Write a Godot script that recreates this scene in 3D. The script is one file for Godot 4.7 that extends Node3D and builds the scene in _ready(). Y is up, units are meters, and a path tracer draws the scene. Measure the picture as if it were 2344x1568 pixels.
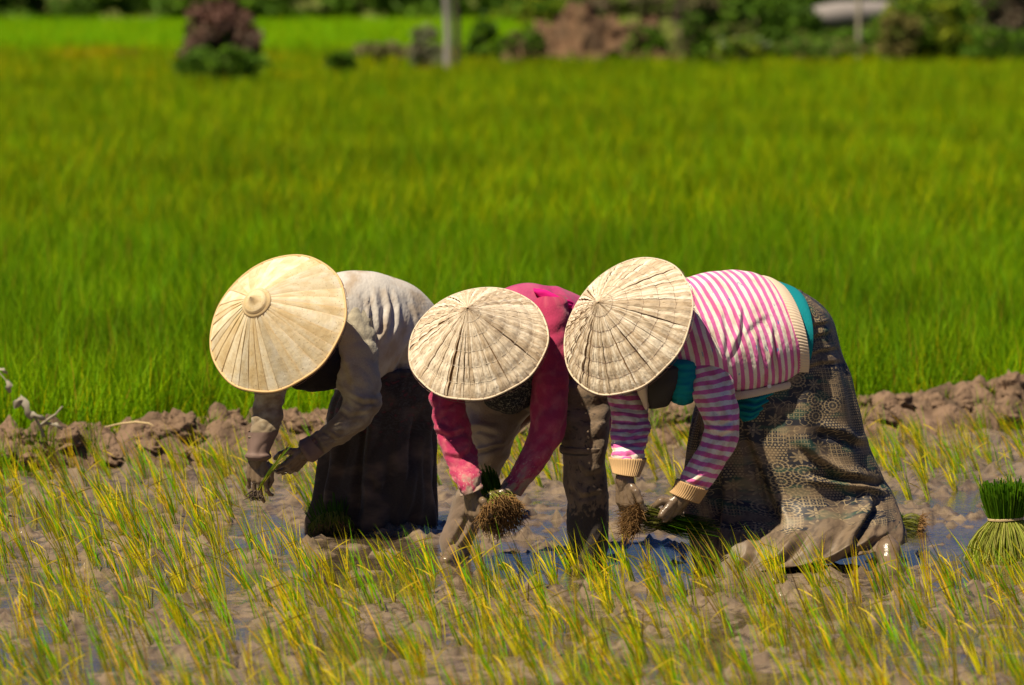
extends Node3D
# Rice planting: three stooping people in a muddy paddy, a bank of clods, green rice and bushes behind.

const F := 13000.0            # focal length in units of a picture 2344 wide
const CAM_H := 2.2
const CAM_D := 20.0
const HZ := -150.0            # height of the horizon in that picture
var tilt := atan((784.0 - HZ) / F)
var rng := RandomNumberGenerator.new()
var nz := FastNoiseLite.new()      # smooth noise
var nf := FastNoiseLite.new()      # fractal noise
var nr := FastNoiseLite.new()      # ridged noise
var taken := {}
var M := {}
var org := Vector3.ZERO            # base of the thing whose parts are being built


# ---------- pixel <-> place -------------------------------------------------
var zoff := 0.0                    # how far the thing being built stands forward

func W(px: float, py: float, depth: float) -> Vector3:
	var z := depth + zoff
	var u := (px - 1172.0) / F
	var w := (784.0 - py) / F
	var ct := cos(tilt)
	var st := sin(tilt)
	var dy := w * ct - st
	var dz := -w * st - ct
	var t := (z - CAM_D) / dz
	return Vector3(u * t, CAM_H + dy * t, z)

func PX(p: Vector3) -> Vector2:
	var q := p - Vector3(0, CAM_H, CAM_D)
	var ct := cos(tilt)
	var st := sin(tilt)
	var cy := q.y * ct - q.z * st
	var cz := q.y * st + q.z * ct
	return Vector2(1172.0 + F * q.x / -cz, 784.0 - F * cy / -cz)

func gz(py: float) -> float:       # z of the ground seen at that height of the picture
	return CAM_D - CAM_H * F / (py - HZ)


# ---------- mesh building ----------------------------------------------------
class MB:
	var v := PackedVector3Array()
	var uv := PackedVector2Array()
	var c := PackedColorArray()
	var i := PackedInt32Array()
	var seams := []                 # [first, last, ...] vertex pairs that share a normal
	func add(p: Vector3, t := Vector2.ZERO, col := Color.WHITE) -> int:
		v.append(p); uv.append(t); c.append(col)
		return v.size() - 1
	func tri(a: int, b: int, d: int) -> void:
		i.append(a); i.append(b); i.append(d)
	func quad(a: int, b: int, d: int, e: int) -> void:
		i.append(a); i.append(b); i.append(d)
		i.append(a); i.append(d); i.append(e)
	func rows(base: int, nu: int, nv: int) -> void:      # nu columns, nv rows of vertices
		for r in nv - 1:
			for k in nu - 1:
				var a := base + r * nu + k
				quad(a, a + 1, a + nu + 1, a + nu)
	func normals() -> PackedVector3Array:
		var n := PackedVector3Array()
		n.resize(v.size())
		for t in range(0, i.size(), 3):
			var a := i[t]
			var b := i[t + 1]
			var d := i[t + 2]
			var f := (v[d] - v[a]).cross(v[b] - v[a])
			n[a] += f; n[b] += f; n[d] += f
		for s in seams:
			var both: Vector3 = n[s[0]] + n[s[1]]
			n[s[0]] = both; n[s[1]] = both
		for k in n.size():
			n[k] = n[k].normalized() if n[k].length_squared() > 1e-20 else Vector3.UP
		return n
	func mesh(mat: Material, off := Vector3.ZERO) -> ArrayMesh:
		if off != Vector3.ZERO:
			for k in v.size():
				v[k] -= off
		var a := []
		a.resize(Mesh.ARRAY_MAX)
		a[Mesh.ARRAY_VERTEX] = v
		a[Mesh.ARRAY_NORMAL] = normals()
		a[Mesh.ARRAY_TEX_UV] = uv
		a[Mesh.ARRAY_COLOR] = c
		a[Mesh.ARRAY_INDEX] = i
		var m := ArrayMesh.new()
		m.add_surface_from_arrays(Mesh.PRIMITIVE_TRIANGLES, a)
		m.surface_set_material(0, mat)
		return m

func numbered(called: String) -> String:
	if not taken.has(called):
		taken[called] = 0
		return called
	taken[called] += 1
	return "%s_%03d" % [called, taken[called]]

func meta(o: Node, label: String, category: String, group := "", kind := "") -> void:
	if label: o.set_meta("label", label)
	if category: o.set_meta("category", category)
	if group: o.set_meta("group", group)
	if kind: o.set_meta("kind", kind)

func thing(called: String, at: Vector3, label: String, category: String, group := "") -> Node3D:
	var o := Node3D.new()
	o.name = numbered(called)
	add_child(o)
	o.position = at
	org = at
	meta(o, label, category, group)
	return o

func part(parent: Node, called: String, mb: MB, mat: Material, off := true) -> MeshInstance3D:
	var o := MeshInstance3D.new()
	o.name = called
	o.mesh = mb.mesh(mat, org if off else Vector3.ZERO)
	parent.add_child(o, true)
	return o

func single(called: String, mesh: Mesh, at: Vector3, label: String, category: String, group := "", kind := "") -> MeshInstance3D:
	var o := MeshInstance3D.new()
	o.name = numbered(called)
	o.mesh = mesh
	add_child(o)
	o.position = at
	meta(o, label, category, group, kind)
	return o

func cat(a: Variant, b: Variant, d: Variant, e: Variant, t: float) -> Variant:   # Catmull-Rom
	return b + (d - a) * (0.5 * t) + (a * 2.0 - b * 5.0 + d * 4.0 - e) * (0.5 * t * t) + (b * 3.0 - a - d * 3.0 + e) * (0.5 * t * t * t)

# A cloth tube through pairs of edge points: each key is [left x, left y, right x, right y, z, half depth, skew, ...].
# o: disp (Callable(theta, v, length) -> metres), creases, cap0, cap1 (metres of bulge), tuck0, tuck1, uvs
func loft(keys: Array, nl: int, nr_: int, o := {}) -> MB:
	var nk := keys.size()
	var kc := []
	var ka := []
	var kb := []
	var dz: float = o.get("dz", 0.0)
	for k in keys:
		var l: Vector3 = W(k[0], k[1], k[4] + dz)
		var r: Vector3 = W(k[2], k[3], k[4] + dz)
		kc.append((l + r) * 0.5)
		ka.append((r - l) * 0.5)
		var sx: float = k[6] if k.size() > 6 else 0.0
		var sy: float = k[7] if k.size() > 7 else 0.0
		kb.append(Vector3(sx, sy, 1.0) * float(k[5]))
	var cs := PackedVector3Array()
	var as_ := PackedVector3Array()
	var bs := PackedVector3Array()
	for j in nl:
		var t := float(j) / (nl - 1) * (nk - 1)
		var s := mini(int(t), nk - 2)
		var f := t - s
		var q := [maxi(s - 1, 0), s, s + 1, mini(s + 2, nk - 1)]
		cs.append(cat(kc[q[0]], kc[q[1]], kc[q[2]], kc[q[3]], f))
		as_.append(cat(ka[q[0]], ka[q[1]], ka[q[2]], ka[q[3]], f))
		bs.append(cat(kb[q[0]], kb[q[1]], kb[q[2]], kb[q[3]], f))
	# ends: a rounded cap is some shrinking rings, a tuck turns the edge inwards
	var shrink := PackedFloat32Array()
	shrink.resize(nl)
	shrink.fill(1.0)
	for e in 2:
		var cap: float = o.get("cap%d" % e, 0.0)
		var tuck: float = o.get("tuck%d" % e, 0.0)
		if cap == 0.0 and tuck == 0.0: continue
		var at := 0 if e == 0 else cs.size() - 1
		var nx := 1 if e == 0 else cs.size() - 2
		var out := (cs[at] - cs[nx]).normalized()
		var c0 := cs[at]
		var a0 := as_[at]
		var b0 := bs[at]
		for s in 5:
			var sh: float
			var go: float
			if cap != 0.0:
				var w := (s + 1) / 5.0 * PI / 2
				sh = maxf(cos(w), 0.001)
				go = sin(w) * cap
			else:
				sh = [0.97, 0.93, 0.9, 0.88, 0.86][s]
				go = [0.003, 0.0, -0.4 * tuck, -0.7 * tuck, -tuck][s]
			var p := c0 + out * go
			if e == 0:
				cs.insert(0, p); as_.insert(0, a0); bs.insert(0, b0); shrink.insert(0, sh)
			else:
				cs.append(p); as_.append(a0); bs.append(b0); shrink.append(sh)
	var total := cs.size()
	var along := PackedFloat32Array()
	along.resize(total)
	var n0 := 5 if o.get("cap0", 0.0) != 0.0 or o.get("tuck0", 0.0) != 0.0 else 0
	for j in range(1, total):
		along[j] = along[j - 1] + ((cs[j] - cs[j - 1]).length() if j > n0 and j < n0 + nl else 0.001)
	var length := along[total - 1]
	var mb := MB.new()
	var disp: Variant = o.get("disp")
	var power: float = o.get("power", 1.0)
	var creases: Array = o.get("creases", [])
	var cols: Variant = o.get("col")
	for j in total:
		var v := along[j] / length
		var tang := (cs[mini(j + 1, total - 1)] - cs[maxi(j - 1, 0)]).normalized()
		for k in nr_ + 1:
			var u := float(k) / nr_
			var th := u * TAU
			var co := cos(th)
			var si := sin(th)
			if power != 1.0:
				co = signf(co) * pow(absf(co), power)
				si = signf(si) * pow(absf(si), power)
			var radial := as_[j] * co + bs[j] * si
			var p := cs[j] + radial * shrink[j]
			var nrm := (as_[j].normalized() * cos(th) + bs[j].normalized() * sin(th))
			nrm = (nrm - tang * nrm.dot(tang)).normalized()
			var d := 0.0
			if disp != null:
				d += disp.call(th, v, length)
			if creases.size() and sin(th) > -0.15:
				var pp := PX(p)
				for cr in creases:
					d += crease(pp, cr) * clampf((sin(th) + 0.15) * 4.0, 0.0, 1.0)
			p += nrm * d * clampf(shrink[j] * 1.5 - 0.2, 0.0, 1.0)
			var col := Color.WHITE
			if cols != null:
				col = cols.call(th, v, p)
			mb.add(p, Vector2(u, v), col)
	mb.rows(0, nr_ + 1, total)
	for j in total:
		mb.seams.append([j * (nr_ + 1), j * (nr_ + 1) + nr_])
	return mb

# a fold in cloth along a line of picture points: a groove with a ridge on its left-hand side (looking along the line)
func crease(p: Vector2, cr: Array) -> float:
	var pts: Array = cr[0]
	var w: float = cr[1]
	var d: float = cr[2]
	var best := 1e9
	var sd := 0.0
	var fade := 1.0
	var n := pts.size()
	for k in n - 1:
		var a: Vector2 = pts[k]
		var b: Vector2 = pts[k + 1]
		var ab := b - a
		var t := clampf((p - a).dot(ab) / ab.length_squared(), 0.0, 1.0)
		var q := p - a - ab * t
		var l := q.length()
		if l < best:
			best = l
			sd = l * signf(ab.x * q.y - ab.y * q.x) * -1.0
			var g := (k + t) / (n - 1)
			fade = smoothstep(0.0, 0.25, g) * (1.0 - smoothstep(0.75, 1.0, g))
	if best > w * 5.0: return 0.0
	var x := sd / w
	return d * fade * (0.8 * exp(-pow((x - 1.7) / 1.3, 2)) - exp(-x * x))

func tube(mb: MB, pts: PackedVector3Array, rad: PackedFloat32Array, sides: int, col := Color.WHITE, vscale := 1.0) -> void:
	var base := mb.v.size()
	var ref := Vector3(0.31, 0.77, 0.55)
	for j in pts.size():
		var t := (pts[mini(j + 1, pts.size() - 1)] - pts[maxi(j - 1, 0)]).normalized()
		var a := t.cross(ref).normalized()
		var b := t.cross(a)
		for k in sides + 1:
			var th := TAU * k / sides
			mb.add(pts[j] + (a * cos(th) + b * sin(th)) * rad[j], Vector2(float(k) / sides, float(j) / pts.size() * vscale), col)
	mb.rows(base, sides + 1, pts.size())
	for j in pts.size():
		mb.seams.append([base + j * (sides + 1), base + j * (sides + 1) + sides])


# ---------- bodies: tapered bones joined smoothly, meshed as surface nets ----
# bones: [a, b, radius a, radius b]
func surface_nets(mb: MB, bones: Array, cell: float, blend: float, color: Callable) -> void:
	var lo := Vector3.INF
	var hi := -Vector3.INF
	for bn in bones:
		var r: float = maxf(bn[2], bn[3]) + cell * 2.5
		lo = lo.min(bn[0] - Vector3.ONE * r).min(bn[1] - Vector3.ONE * r)
		hi = hi.max(bn[0] + Vector3.ONE * r).max(bn[1] + Vector3.ONE * r)
	var nx := int((hi.x - lo.x) / cell) + 2
	var ny := int((hi.y - lo.y) / cell) + 2
	var nzz := int((hi.z - lo.z) / cell) + 2
	var val := PackedFloat32Array()
	val.resize(nx * ny * nzz)
	val.fill(1.0)
	var B := 6
	var half := B * cell * 0.87
	for bz in range(0, nzz, B):
		for by in range(0, ny, B):
			for bx in range(0, nx, B):
				var mid := lo + Vector3(bx + B * 0.5, by + B * 0.5, bz + B * 0.5) * cell
				var use := []
				for bn in bones:
					var a: Vector3 = bn[0]
					var ab: Vector3 = bn[1] - a
					var t := clampf((mid - a).dot(ab) / maxf(ab.length_squared(), 1e-9), 0.0, 1.0)
					if (mid - a - ab * t).length() < half + lerpf(bn[2], bn[3], t) + blend + absf(bn[2] - bn[3]):
						use.append(bn)
				if use.is_empty(): continue
				for z in range(bz, mini(bz + B, nzz)):
					for y in range(by, mini(by + B, ny)):
						for x in range(bx, mini(bx + B, nx)):
							var p := lo + Vector3(x, y, z) * cell
							var d := 1.0
							for bn in use:
								var a: Vector3 = bn[0]
								var ab: Vector3 = bn[1] - a
								var t := clampf((p - a).dot(ab) / maxf(ab.length_squared(), 1e-9), 0.0, 1.0)
								var e := (p - a - ab * t).length() - lerpf(bn[2], bn[3], t)
								var h := maxf(blend - absf(d - e), 0.0) / blend
								d = minf(d, e) - h * h * blend * 0.25
							val[(z * ny + y) * nx + x] = d
	var idx := {}
	var sx := 1
	var sy := nx
	var sz := nx * ny
	var edges := [[0, 1], [2, 3], [4, 5], [6, 7], [0, 2], [1, 3], [4, 6], [5, 7], [0, 4], [1, 5], [2, 6], [3, 7]]
	for z in nzz - 1:
		for y in ny - 1:
			for x in nx - 1:
				var o := (z * ny + y) * nx + x
				var s0 := val[o] < 0.0
				if val[o] == 1.0 and val[o + sx + sy + sz] == 1.0: continue
				if (val[o + sx] < 0.0) == s0 and (val[o + sy] < 0.0) == s0 and (val[o + sz] < 0.0) == s0 and (val[o + sx + sy] < 0.0) == s0 and (val[o + sx + sz] < 0.0) == s0 and (val[o + sy + sz] < 0.0) == s0 and (val[o + sx + sy + sz] < 0.0) == s0:
					continue
				var sum := Vector3.ZERO
				var cnt := 0
				for e in edges:
					var i0: int = e[0]
					var i1: int = e[1]
					var v0 := val[o + (i0 & 1) * sx + ((i0 >> 1) & 1) * sy + (i0 >> 2) * sz]
					var v1 := val[o + (i1 & 1) * sx + ((i1 >> 1) & 1) * sy + (i1 >> 2) * sz]
					if (v0 < 0.0) == (v1 < 0.0): continue
					var t := v0 / (v0 - v1)
					var p0 := Vector3(i0 & 1, (i0 >> 1) & 1, i0 >> 2)
					var p1 := Vector3(i1 & 1, (i1 >> 1) & 1, i1 >> 2)
					sum += p0.lerp(p1, t)
					cnt += 1
				var p := lo + (Vector3(x, y, z) + sum / cnt) * cell
				idx[o] = mb.add(p, Vector2(p.x, p.y), color.call(p))
	for o in idx:
		var s0 := val[o] < 0.0
		for ax in 3:
			var d: int = [sx, sy, sz][ax]
			if (val[o + d] < 0.0) == s0: continue
			var e: int = [sy, sz, sx][ax]
			var f: int = [sz, sx, sy][ax]
			if not (idx.has(o - e) and idx.has(o - f) and idx.has(o - e - f)): continue
			if s0: mb.quad(idx[o], idx[o - f], idx[o - e - f], idx[o - e])
			else: mb.quad(idx[o], idx[o - e], idx[o - e - f], idx[o - f])

# five fingers on a palm. fwd: wrist to knuckles; back: out of the back of the hand; side 1 or -1: where the thumb leaves
func hand(wrist: Vector3, fwd: Vector3, back: Vector3, side: float, curl: Array, thumb: Array, scale := 1.0) -> Array:
	var f := fwd.normalized()
	var n := (back - f * back.dot(f)).normalized()
	var s := f.cross(n).normalized() * side
	var k := scale
	var bones := []
	var lens := [[0.040, 0.026, 0.021], [0.045, 0.029, 0.022], [0.042, 0.027, 0.021], [0.032, 0.020, 0.018]]
	var reach := [0.084, 0.087, 0.082, 0.074]
	for q in 4:
		var off := (0.030 - q * 0.0195) * k
		var kn: Vector3 = wrist + f * reach[q] * k + s * off - n * 0.003 * absf(q - 1.2) * k
		bones.append([wrist + s * off * 0.62, kn, 0.0165 * k, 0.0118 * k])
		bones.append([wrist + s * off * 0.6 + f * 0.03 * k - n * 0.008 * k, kn - n * 0.006 * k - f * 0.012 * k, 0.014 * k, 0.010 * k])
		var dir := (f + s * (0.16 - q * 0.11)).normalized()
		var at := kn
		var rad := (0.0090 if q < 3 else 0.0080) * k
		for j in 3:
			var ang: float = curl[q] * [0.8, 1.15, 0.75][j]
			dir = dir.rotated(f.cross(n).normalized(), -ang)
			var to: Vector3 = at + dir * lens[q][j] * k
			bones.append([at, to, rad, rad * 0.9])
			at = to
			rad *= 0.9
	var tb := wrist + f * 0.022 * k + s * 0.020 * k - n * 0.006 * k
	var r := 0.0145 * k
	var segs := [0.042, 0.032, 0.026]
	for j in 3:
		var d: Vector3 = thumb[j]
		var w := (f * d.x + s * d.y + n * d.z).normalized()
		var to: Vector3 = tb + w * segs[j] * k
		bones.append([tb, to, r, r * 0.84])
		tb = to
		r *= 0.86
	return bones


# ---------- materials ---------------------------------------------------------
func lin(r: float, g: float, b: float) -> Color:
	return Color(r, g, b).linear_to_srgb()

func mat(called: String, col: Color, rough: float, spec := 0.5) -> StandardMaterial3D:
	var m := StandardMaterial3D.new()
	m.resource_name = called
	m.albedo_color = col
	m.roughness = rough
	m.metallic_specular = spec
	m.cull_mode = BaseMaterial3D.CULL_DISABLED
	M[called] = m
	return m

func vmat(called: String, rough: float, spec := 0.5) -> StandardMaterial3D:
	var m := mat(called, Color.WHITE, rough, spec)
	m.vertex_color_use_as_albedo = true
	return m

func noise_tex(freq: float, size: int, oct: int, as_normal := false, bump := 4.0, sd := 1, kind := FastNoiseLite.TYPE_SIMPLEX_SMOOTH) -> NoiseTexture2D:
	var n := FastNoiseLite.new()
	n.noise_type = kind
	n.frequency = freq
	n.fractal_octaves = oct
	n.seed = sd
	var t := NoiseTexture2D.new()
	t.noise = n
	t.width = size
	t.height = size
	t.seamless = true
	t.as_normal_map = as_normal
	t.bump_strength = bump
	return t

func bake(w: int, h: int, f: Callable) -> ImageTexture:      # f(x 0..1, y 0..1) -> linear colour
	var data := PackedByteArray()
	data.resize(w * h * 3)
	var at := 0
	for y in h:
		for x in w:
			var c: Color = f.call((x + 0.5) / w, (y + 0.5) / h)
			c = c.clamp(Color(0, 0, 0, 0), Color(1, 1, 1, 1)).linear_to_srgb()
			data[at] = int(c.r * 255.0 + 0.5)
			data[at + 1] = int(c.g * 255.0 + 0.5)
			data[at + 2] = int(c.b * 255.0 + 0.5)
			at += 3
	return ImageTexture.create_from_image(Image.create_from_data(w, h, false, Image.FORMAT_RGB8, data))

func weave(m: StandardMaterial3D, scale: float, depth: float) -> void:
	m.normal_enabled = true
	m.normal_texture = T_weave
	m.normal_scale = depth * 0.4
	m.uv1_scale = Vector3(1, 1, 1)
	m.rim_enabled = true
	m.rim = 0.25
	m.rim_tint = 0.7

var T_weave: NoiseTexture2D
var T_mud: NoiseTexture2D

func make_materials() -> void:
	T_weave = noise_tex(0.22, 256, 2, true, 3.0, 5)
	T_mud = noise_tex(0.02, 512, 5, true, 10.0, 9)
	# wet mud of the paddy: brown silt with darker and paler patches, wet enough to shine
	var mud := vmat("wet_mud", 0.42, 0.5)
	mud.uv1_triplanar = true
	mud.uv1_world_triplanar = true
	mud.uv1_scale = Vector3(1.7, 1.7, 1.7)
	mud.normal_enabled = true
	mud.normal_texture = T_mud
	mud.normal_scale = 0.9
	mud.roughness_texture = noise_tex(0.03, 256, 3, false, 1.0, 31)
	mud.roughness_texture_channel = BaseMaterial3D.TEXTURE_CHANNEL_RED
	mud.roughness = 0.44
	var dry := vmat("bank_earth", 0.9, 0.3)
	dry.uv1_triplanar = true
	dry.uv1_world_triplanar = true
	dry.uv1_scale = Vector3(2.5, 2.5, 2.5)
	dry.normal_enabled = true
	dry.normal_texture = T_mud
	dry.normal_scale = 2.0
	var water := mat("paddy_water", Color(0.22, 0.16, 0.11, 0.22), 0.05, 0.5)
	water.transparency = BaseMaterial3D.TRANSPARENCY_ALPHA
	water.normal_enabled = true
	water.normal_texture = noise_tex(0.018, 512, 3, true, 2.2, 77)
	water.normal_scale = 0.5
	water.uv1_triplanar = true
	water.uv1_world_triplanar = true
	water.uv1_scale = Vector3(1.1, 1.1, 2.6)
	mat("far_soil", lin(0.10, 0.12, 0.02), 0.95, 0.2)
	var blade := vmat("rice_blade", 0.65, 0.2)
	blade.backlight_enabled = true
	blade.backlight = Color(0.75, 0.75, 0.3)
	var leaf := vmat("bush_leaf", 0.7, 0.3)
	leaf.backlight_enabled = true
	leaf.backlight = Color(0.5, 0.5, 0.3)
	vmat("dull", 0.95, 0.2)
	vmat("skin", 0.24, 0.5)
	M.skin.normal_enabled = true
	M.skin.normal_texture = T_mud
	M.skin.normal_scale = 0.25
	M.skin.uv1_scale = Vector3(14, 14, 14)
	# palm-leaf hats: dry leaf with long fibres, brown streaks and flecks
	var fib := FastNoiseLite.new()
	fib.seed = 21
	fib.frequency = 1.0
	fib.fractal_octaves = 3
	var palm := func(x: float, y: float) -> Color:
		var a := fib.get_noise_2d(x * 150.0, y * 5.0)
		var b := fib.get_noise_2d(x * 22.0 + 50.0, y * 2.6 + 9.0)
		var k := fib.get_noise_2d(x * 9.0 + 90.0, y * 7.0)
		var c := Color(0.80, 0.70, 0.54)
		c = c.lerp(Color(0.84, 0.755, 0.63), clampf(b * 1.5, 0, 1))
		c = c.lerp(Color(0.55, 0.42, 0.28), clampf(-b * 1.4 - 0.1, 0, 0.7))
		c = c.lerp(Color(0.30, 0.18, 0.10), clampf((a - 0.20) * 3.0, 0, 0.75) * clampf(0.45 + k * 2.0, 0, 1))
		return c
	var ptex := bake(384, 384, palm)
	var paleleaf := func(x: float, y: float) -> Color:
		var a := fib.get_noise_2d(x * 46.0, y * 1.6)
		var b := fib.get_noise_2d(x * 5.0 + 50.0, y * 3.0 + 9.0)
		var s := fib.get_noise_2d(x * 30.0 + 11.0, y * 30.0 + 4.0)
		var c := Color(0.86, 0.76, 0.54)
		c = c.lerp(Color(0.90, 0.83, 0.66), clampf(b * 2.0, 0, 1))
		c = c.lerp(Color(0.74, 0.60, 0.36), clampf(-b * 1.6, 0, 0.6))
		c = c.lerp(Color(0.62, 0.47, 0.26), clampf((a - 0.3) * 2.0, 0, 0.4))
		c = c.lerp(Color(0.30, 0.20, 0.10), clampf((s - 0.52) * 9.0, 0, 0.75))
		return c
	var pale := bake(256, 256, paleleaf)
	var grain := noise_tex(0.05, 256, 3, true, 3.0, 61)
	for k in 4:
		var h := mat("palm_leaf_%d" % k, Color.from_hsv(0.09, 0.03 * k, 1.0 - 0.05 * k), 0.72, 0.35)
		h.albedo_texture = ptex
		h.backlight_enabled = true
		h.backlight = Color(0.55, 0.48, 0.36)
		h.normal_enabled = true
		h.normal_texture = grain
		h.normal_scale = 0.5
		var g := mat("pale_leaf_%d" % k, Color.from_hsv(0.11, 0.02 + 0.05 * (k % 3), 1.0 - 0.035 * k), 0.6, 0.4)
		g.albedo_texture = pale
		g.backlight_enabled = true
		g.backlight = Color(0.7, 0.62, 0.42)
		g.normal_enabled = true
		g.normal_texture = grain
		g.normal_scale = 0.25
	mat("hat_frame", lin(0.24, 0.14, 0.06), 0.8, 0.3)
	M.hat_frame.backlight_enabled = true
	M.hat_frame.backlight = Color(0.5, 0.4, 0.25)
	mat("bamboo", lin(0.55, 0.36, 0.16), 0.5, 0.4)
	mat("white_thread", lin(0.72, 0.64, 0.52), 0.8, 0.3)
	mat("dark_thread", lin(0.16, 0.09, 0.08), 0.8, 0.3)
	# cloths
	var cn := FastNoiseLite.new()
	cn.seed = 4
	cn.frequency = 1.0
	cn.fractal_octaves = 4
	var grey := func(x: float, y: float) -> Color:
		var a := cn.get_noise_2d(x * 190.0, y * 190.0) * 0.5 + cn.get_noise_2d(x * 60.0, y * 60.0) * 0.3
		var m := cn.get_noise_2d(x * 7.0 + 3.0, y * 6.0)
		var c := Color(0.50, 0.47, 0.43) * (1.0 + a * 0.25)
		c = c.lerp(Color(0.36, 0.28, 0.20), clampf(m * 1.4 + smoothstep(0.35, 0.9, y) * 0.5, 0, 0.85))
		return c
	mat("grey_cloth", Color.WHITE, 0.95, 0.2).albedo_texture = bake(512, 512, grey)
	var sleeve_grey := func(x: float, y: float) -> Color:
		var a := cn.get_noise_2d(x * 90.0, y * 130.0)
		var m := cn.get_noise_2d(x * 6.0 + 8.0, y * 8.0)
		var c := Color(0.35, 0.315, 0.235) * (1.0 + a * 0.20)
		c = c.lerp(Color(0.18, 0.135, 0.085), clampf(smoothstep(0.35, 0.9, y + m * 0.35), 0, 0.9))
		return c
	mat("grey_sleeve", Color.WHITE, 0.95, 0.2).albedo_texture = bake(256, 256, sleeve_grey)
	mat("muddy_cuff", lin(0.16, 0.105, 0.085), 0.7, 0.4)
	var darkskirt := func(x: float, y: float) -> Color:
		var a := cn.get_noise_2d(x * 140.0, y * 140.0)
		var fl := cn.get_noise_2d(x * 26.0, y * 22.0)
		var m := cn.get_noise_2d(x * 7.0, y * 5.0 + 7.0)
		var c := Color(0.038, 0.030, 0.026) * (1.0 + a * 0.4)
		c = c.lerp(Color(0.16, 0.03, 0.04), clampf((fl - 0.30) * 4.0, 0, 0.6) * (1.0 - smoothstep(0.3, 0.5, y)))
		c = c.lerp(Color(0.09, 0.09, 0.085), clampf((absf(fl + 0.12) * -9.0 + 0.8), 0, 0.5) * (1.0 - smoothstep(0.3, 0.5, y)))
		c = c.lerp(Color(0.13, 0.09, 0.065), clampf(m * 1.3, 0, 0.8))
		return c
	mat("dark_skirt", Color.WHITE, 0.85, 0.3).albedo_texture = bake(384, 384, darkskirt)
	var pink := func(x: float, y: float) -> Color:
		var a := cn.get_noise_2d(x * 150.0, y * 150.0)
		var m := cn.get_noise_2d(x * 5.0, y * 5.0)
		var c := Color(0.33, 0.026, 0.125) * (1.0 + a * 0.15)
		c = c.lerp(Color(0.46, 0.10, 0.17), clampf(m * 0.9 + 0.15, 0, 0.6))
		return c
	mat("pink_cloth", Color.WHITE, 0.95, 0.2).albedo_texture = bake(384, 384, pink)
	var pinksleeve := func(x: float, y: float) -> Color:
		var a := cn.get_noise_2d(x * 60.0, y * 110.0)
		var m := cn.get_noise_2d(x * 7.0, y * 9.0)
		var sp := cn.get_noise_2d(x * 34.0, y * 46.0)
		var c := Color(0.33, 0.03, 0.085) * (1.0 + a * 0.15)
		c = c.lerp(Color(0.50, 0.15, 0.17), clampf(m * 0.7 + y * 0.5 - 0.2, 0, 0.6))
		c = c.lerp(Color(0.45, 0.36, 0.29), clampf((sp - 0.34) * 6.0, 0, 1) * smoothstep(0.68, 0.92, y))
		c = c.lerp(Color(0.30, 0.22, 0.17), smoothstep(0.90, 0.97, y + m * 0.12))
		return c
	mat("pink_sleeve", Color.WHITE, 0.9, 0.25).albedo_texture = bake(256, 384, pinksleeve)
	mat("magenta_cloth", lin(0.62, 0.015, 0.20), 0.9, 0.2)
	var pants := func(x: float, y: float) -> Color:
		var a := cn.get_noise_2d(x * 130.0, y * 130.0)
		var m := cn.get_noise_2d(x * 9.0, y * 9.0)
		var st := cn.get_noise_2d(x * 22.0 + 4.0, y * 22.0)
		var c := Color(0.16, 0.112, 0.072) * (1.0 + a * 0.2 + m * 0.5)
		c = c.lerp(Color(0.045, 0.035, 0.03), clampf((st - 0.28) * 5.0, 0, 0.9))
		c = c.lerp(Color(0.035, 0.027, 0.024), smoothstep(0.66, 0.69, y + st * 0.10))
		return c
	mat("muddy_trousers", Color.WHITE, 0.75, 0.4).albedo_texture = bake(256, 384, pants)
	var khaki := func(x: float, y: float) -> Color:
		var a := cn.get_noise_2d(x * 130.0, y * 130.0)
		var m := cn.get_noise_2d(x * 6.0 + 2.0, y * 9.0)
		var c := Color(0.26, 0.19, 0.125) * (1.0 + a * 0.15 + m * 0.25)
		c = c.lerp(Color(0.17, 0.12, 0.08), smoothstep(0.5, 0.7, y + m * 0.2))
		return c
	var kh := mat("khaki_trousers", Color.WHITE, 0.5, 0.5)
	kh.albedo_texture = bake(256, 256, khaki)
	var scarf := func(x: float, y: float) -> Color:
		var a := absf(cn.get_noise_2d(x * 16.0, y * 9.0))
		var b := absf(cn.get_noise_2d(x * 20.0 + 30.0, y * 12.0))
		var c := Color(0.012, 0.012, 0.014)
		return c.lerp(Color(0.30, 0.27, 0.19), clampf((0.05 - minf(a, b)) * 22.0, 0, 0.9))
	mat("printed_scarf", Color.WHITE, 0.85, 0.3).albedo_texture = bake(256, 256, scarf)
	mat("black_cloth", lin(0.018, 0.015, 0.015), 0.9, 0.2)
	mat("teal_cloth", lin(0.005, 0.20, 0.23), 0.85, 0.25)
	mat("cap_cloth", lin(0.05, 0.045, 0.04), 0.9, 0.2)
	mat("cream_rib", lin(0.62, 0.50, 0.37), 0.95, 0.2)
	mat("cuff_rib", lin(0.44, 0.285, 0.14), 0.95, 0.2)
	mat("button", lin(0.75, 0.72, 0.66), 0.4, 0.5)
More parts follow.
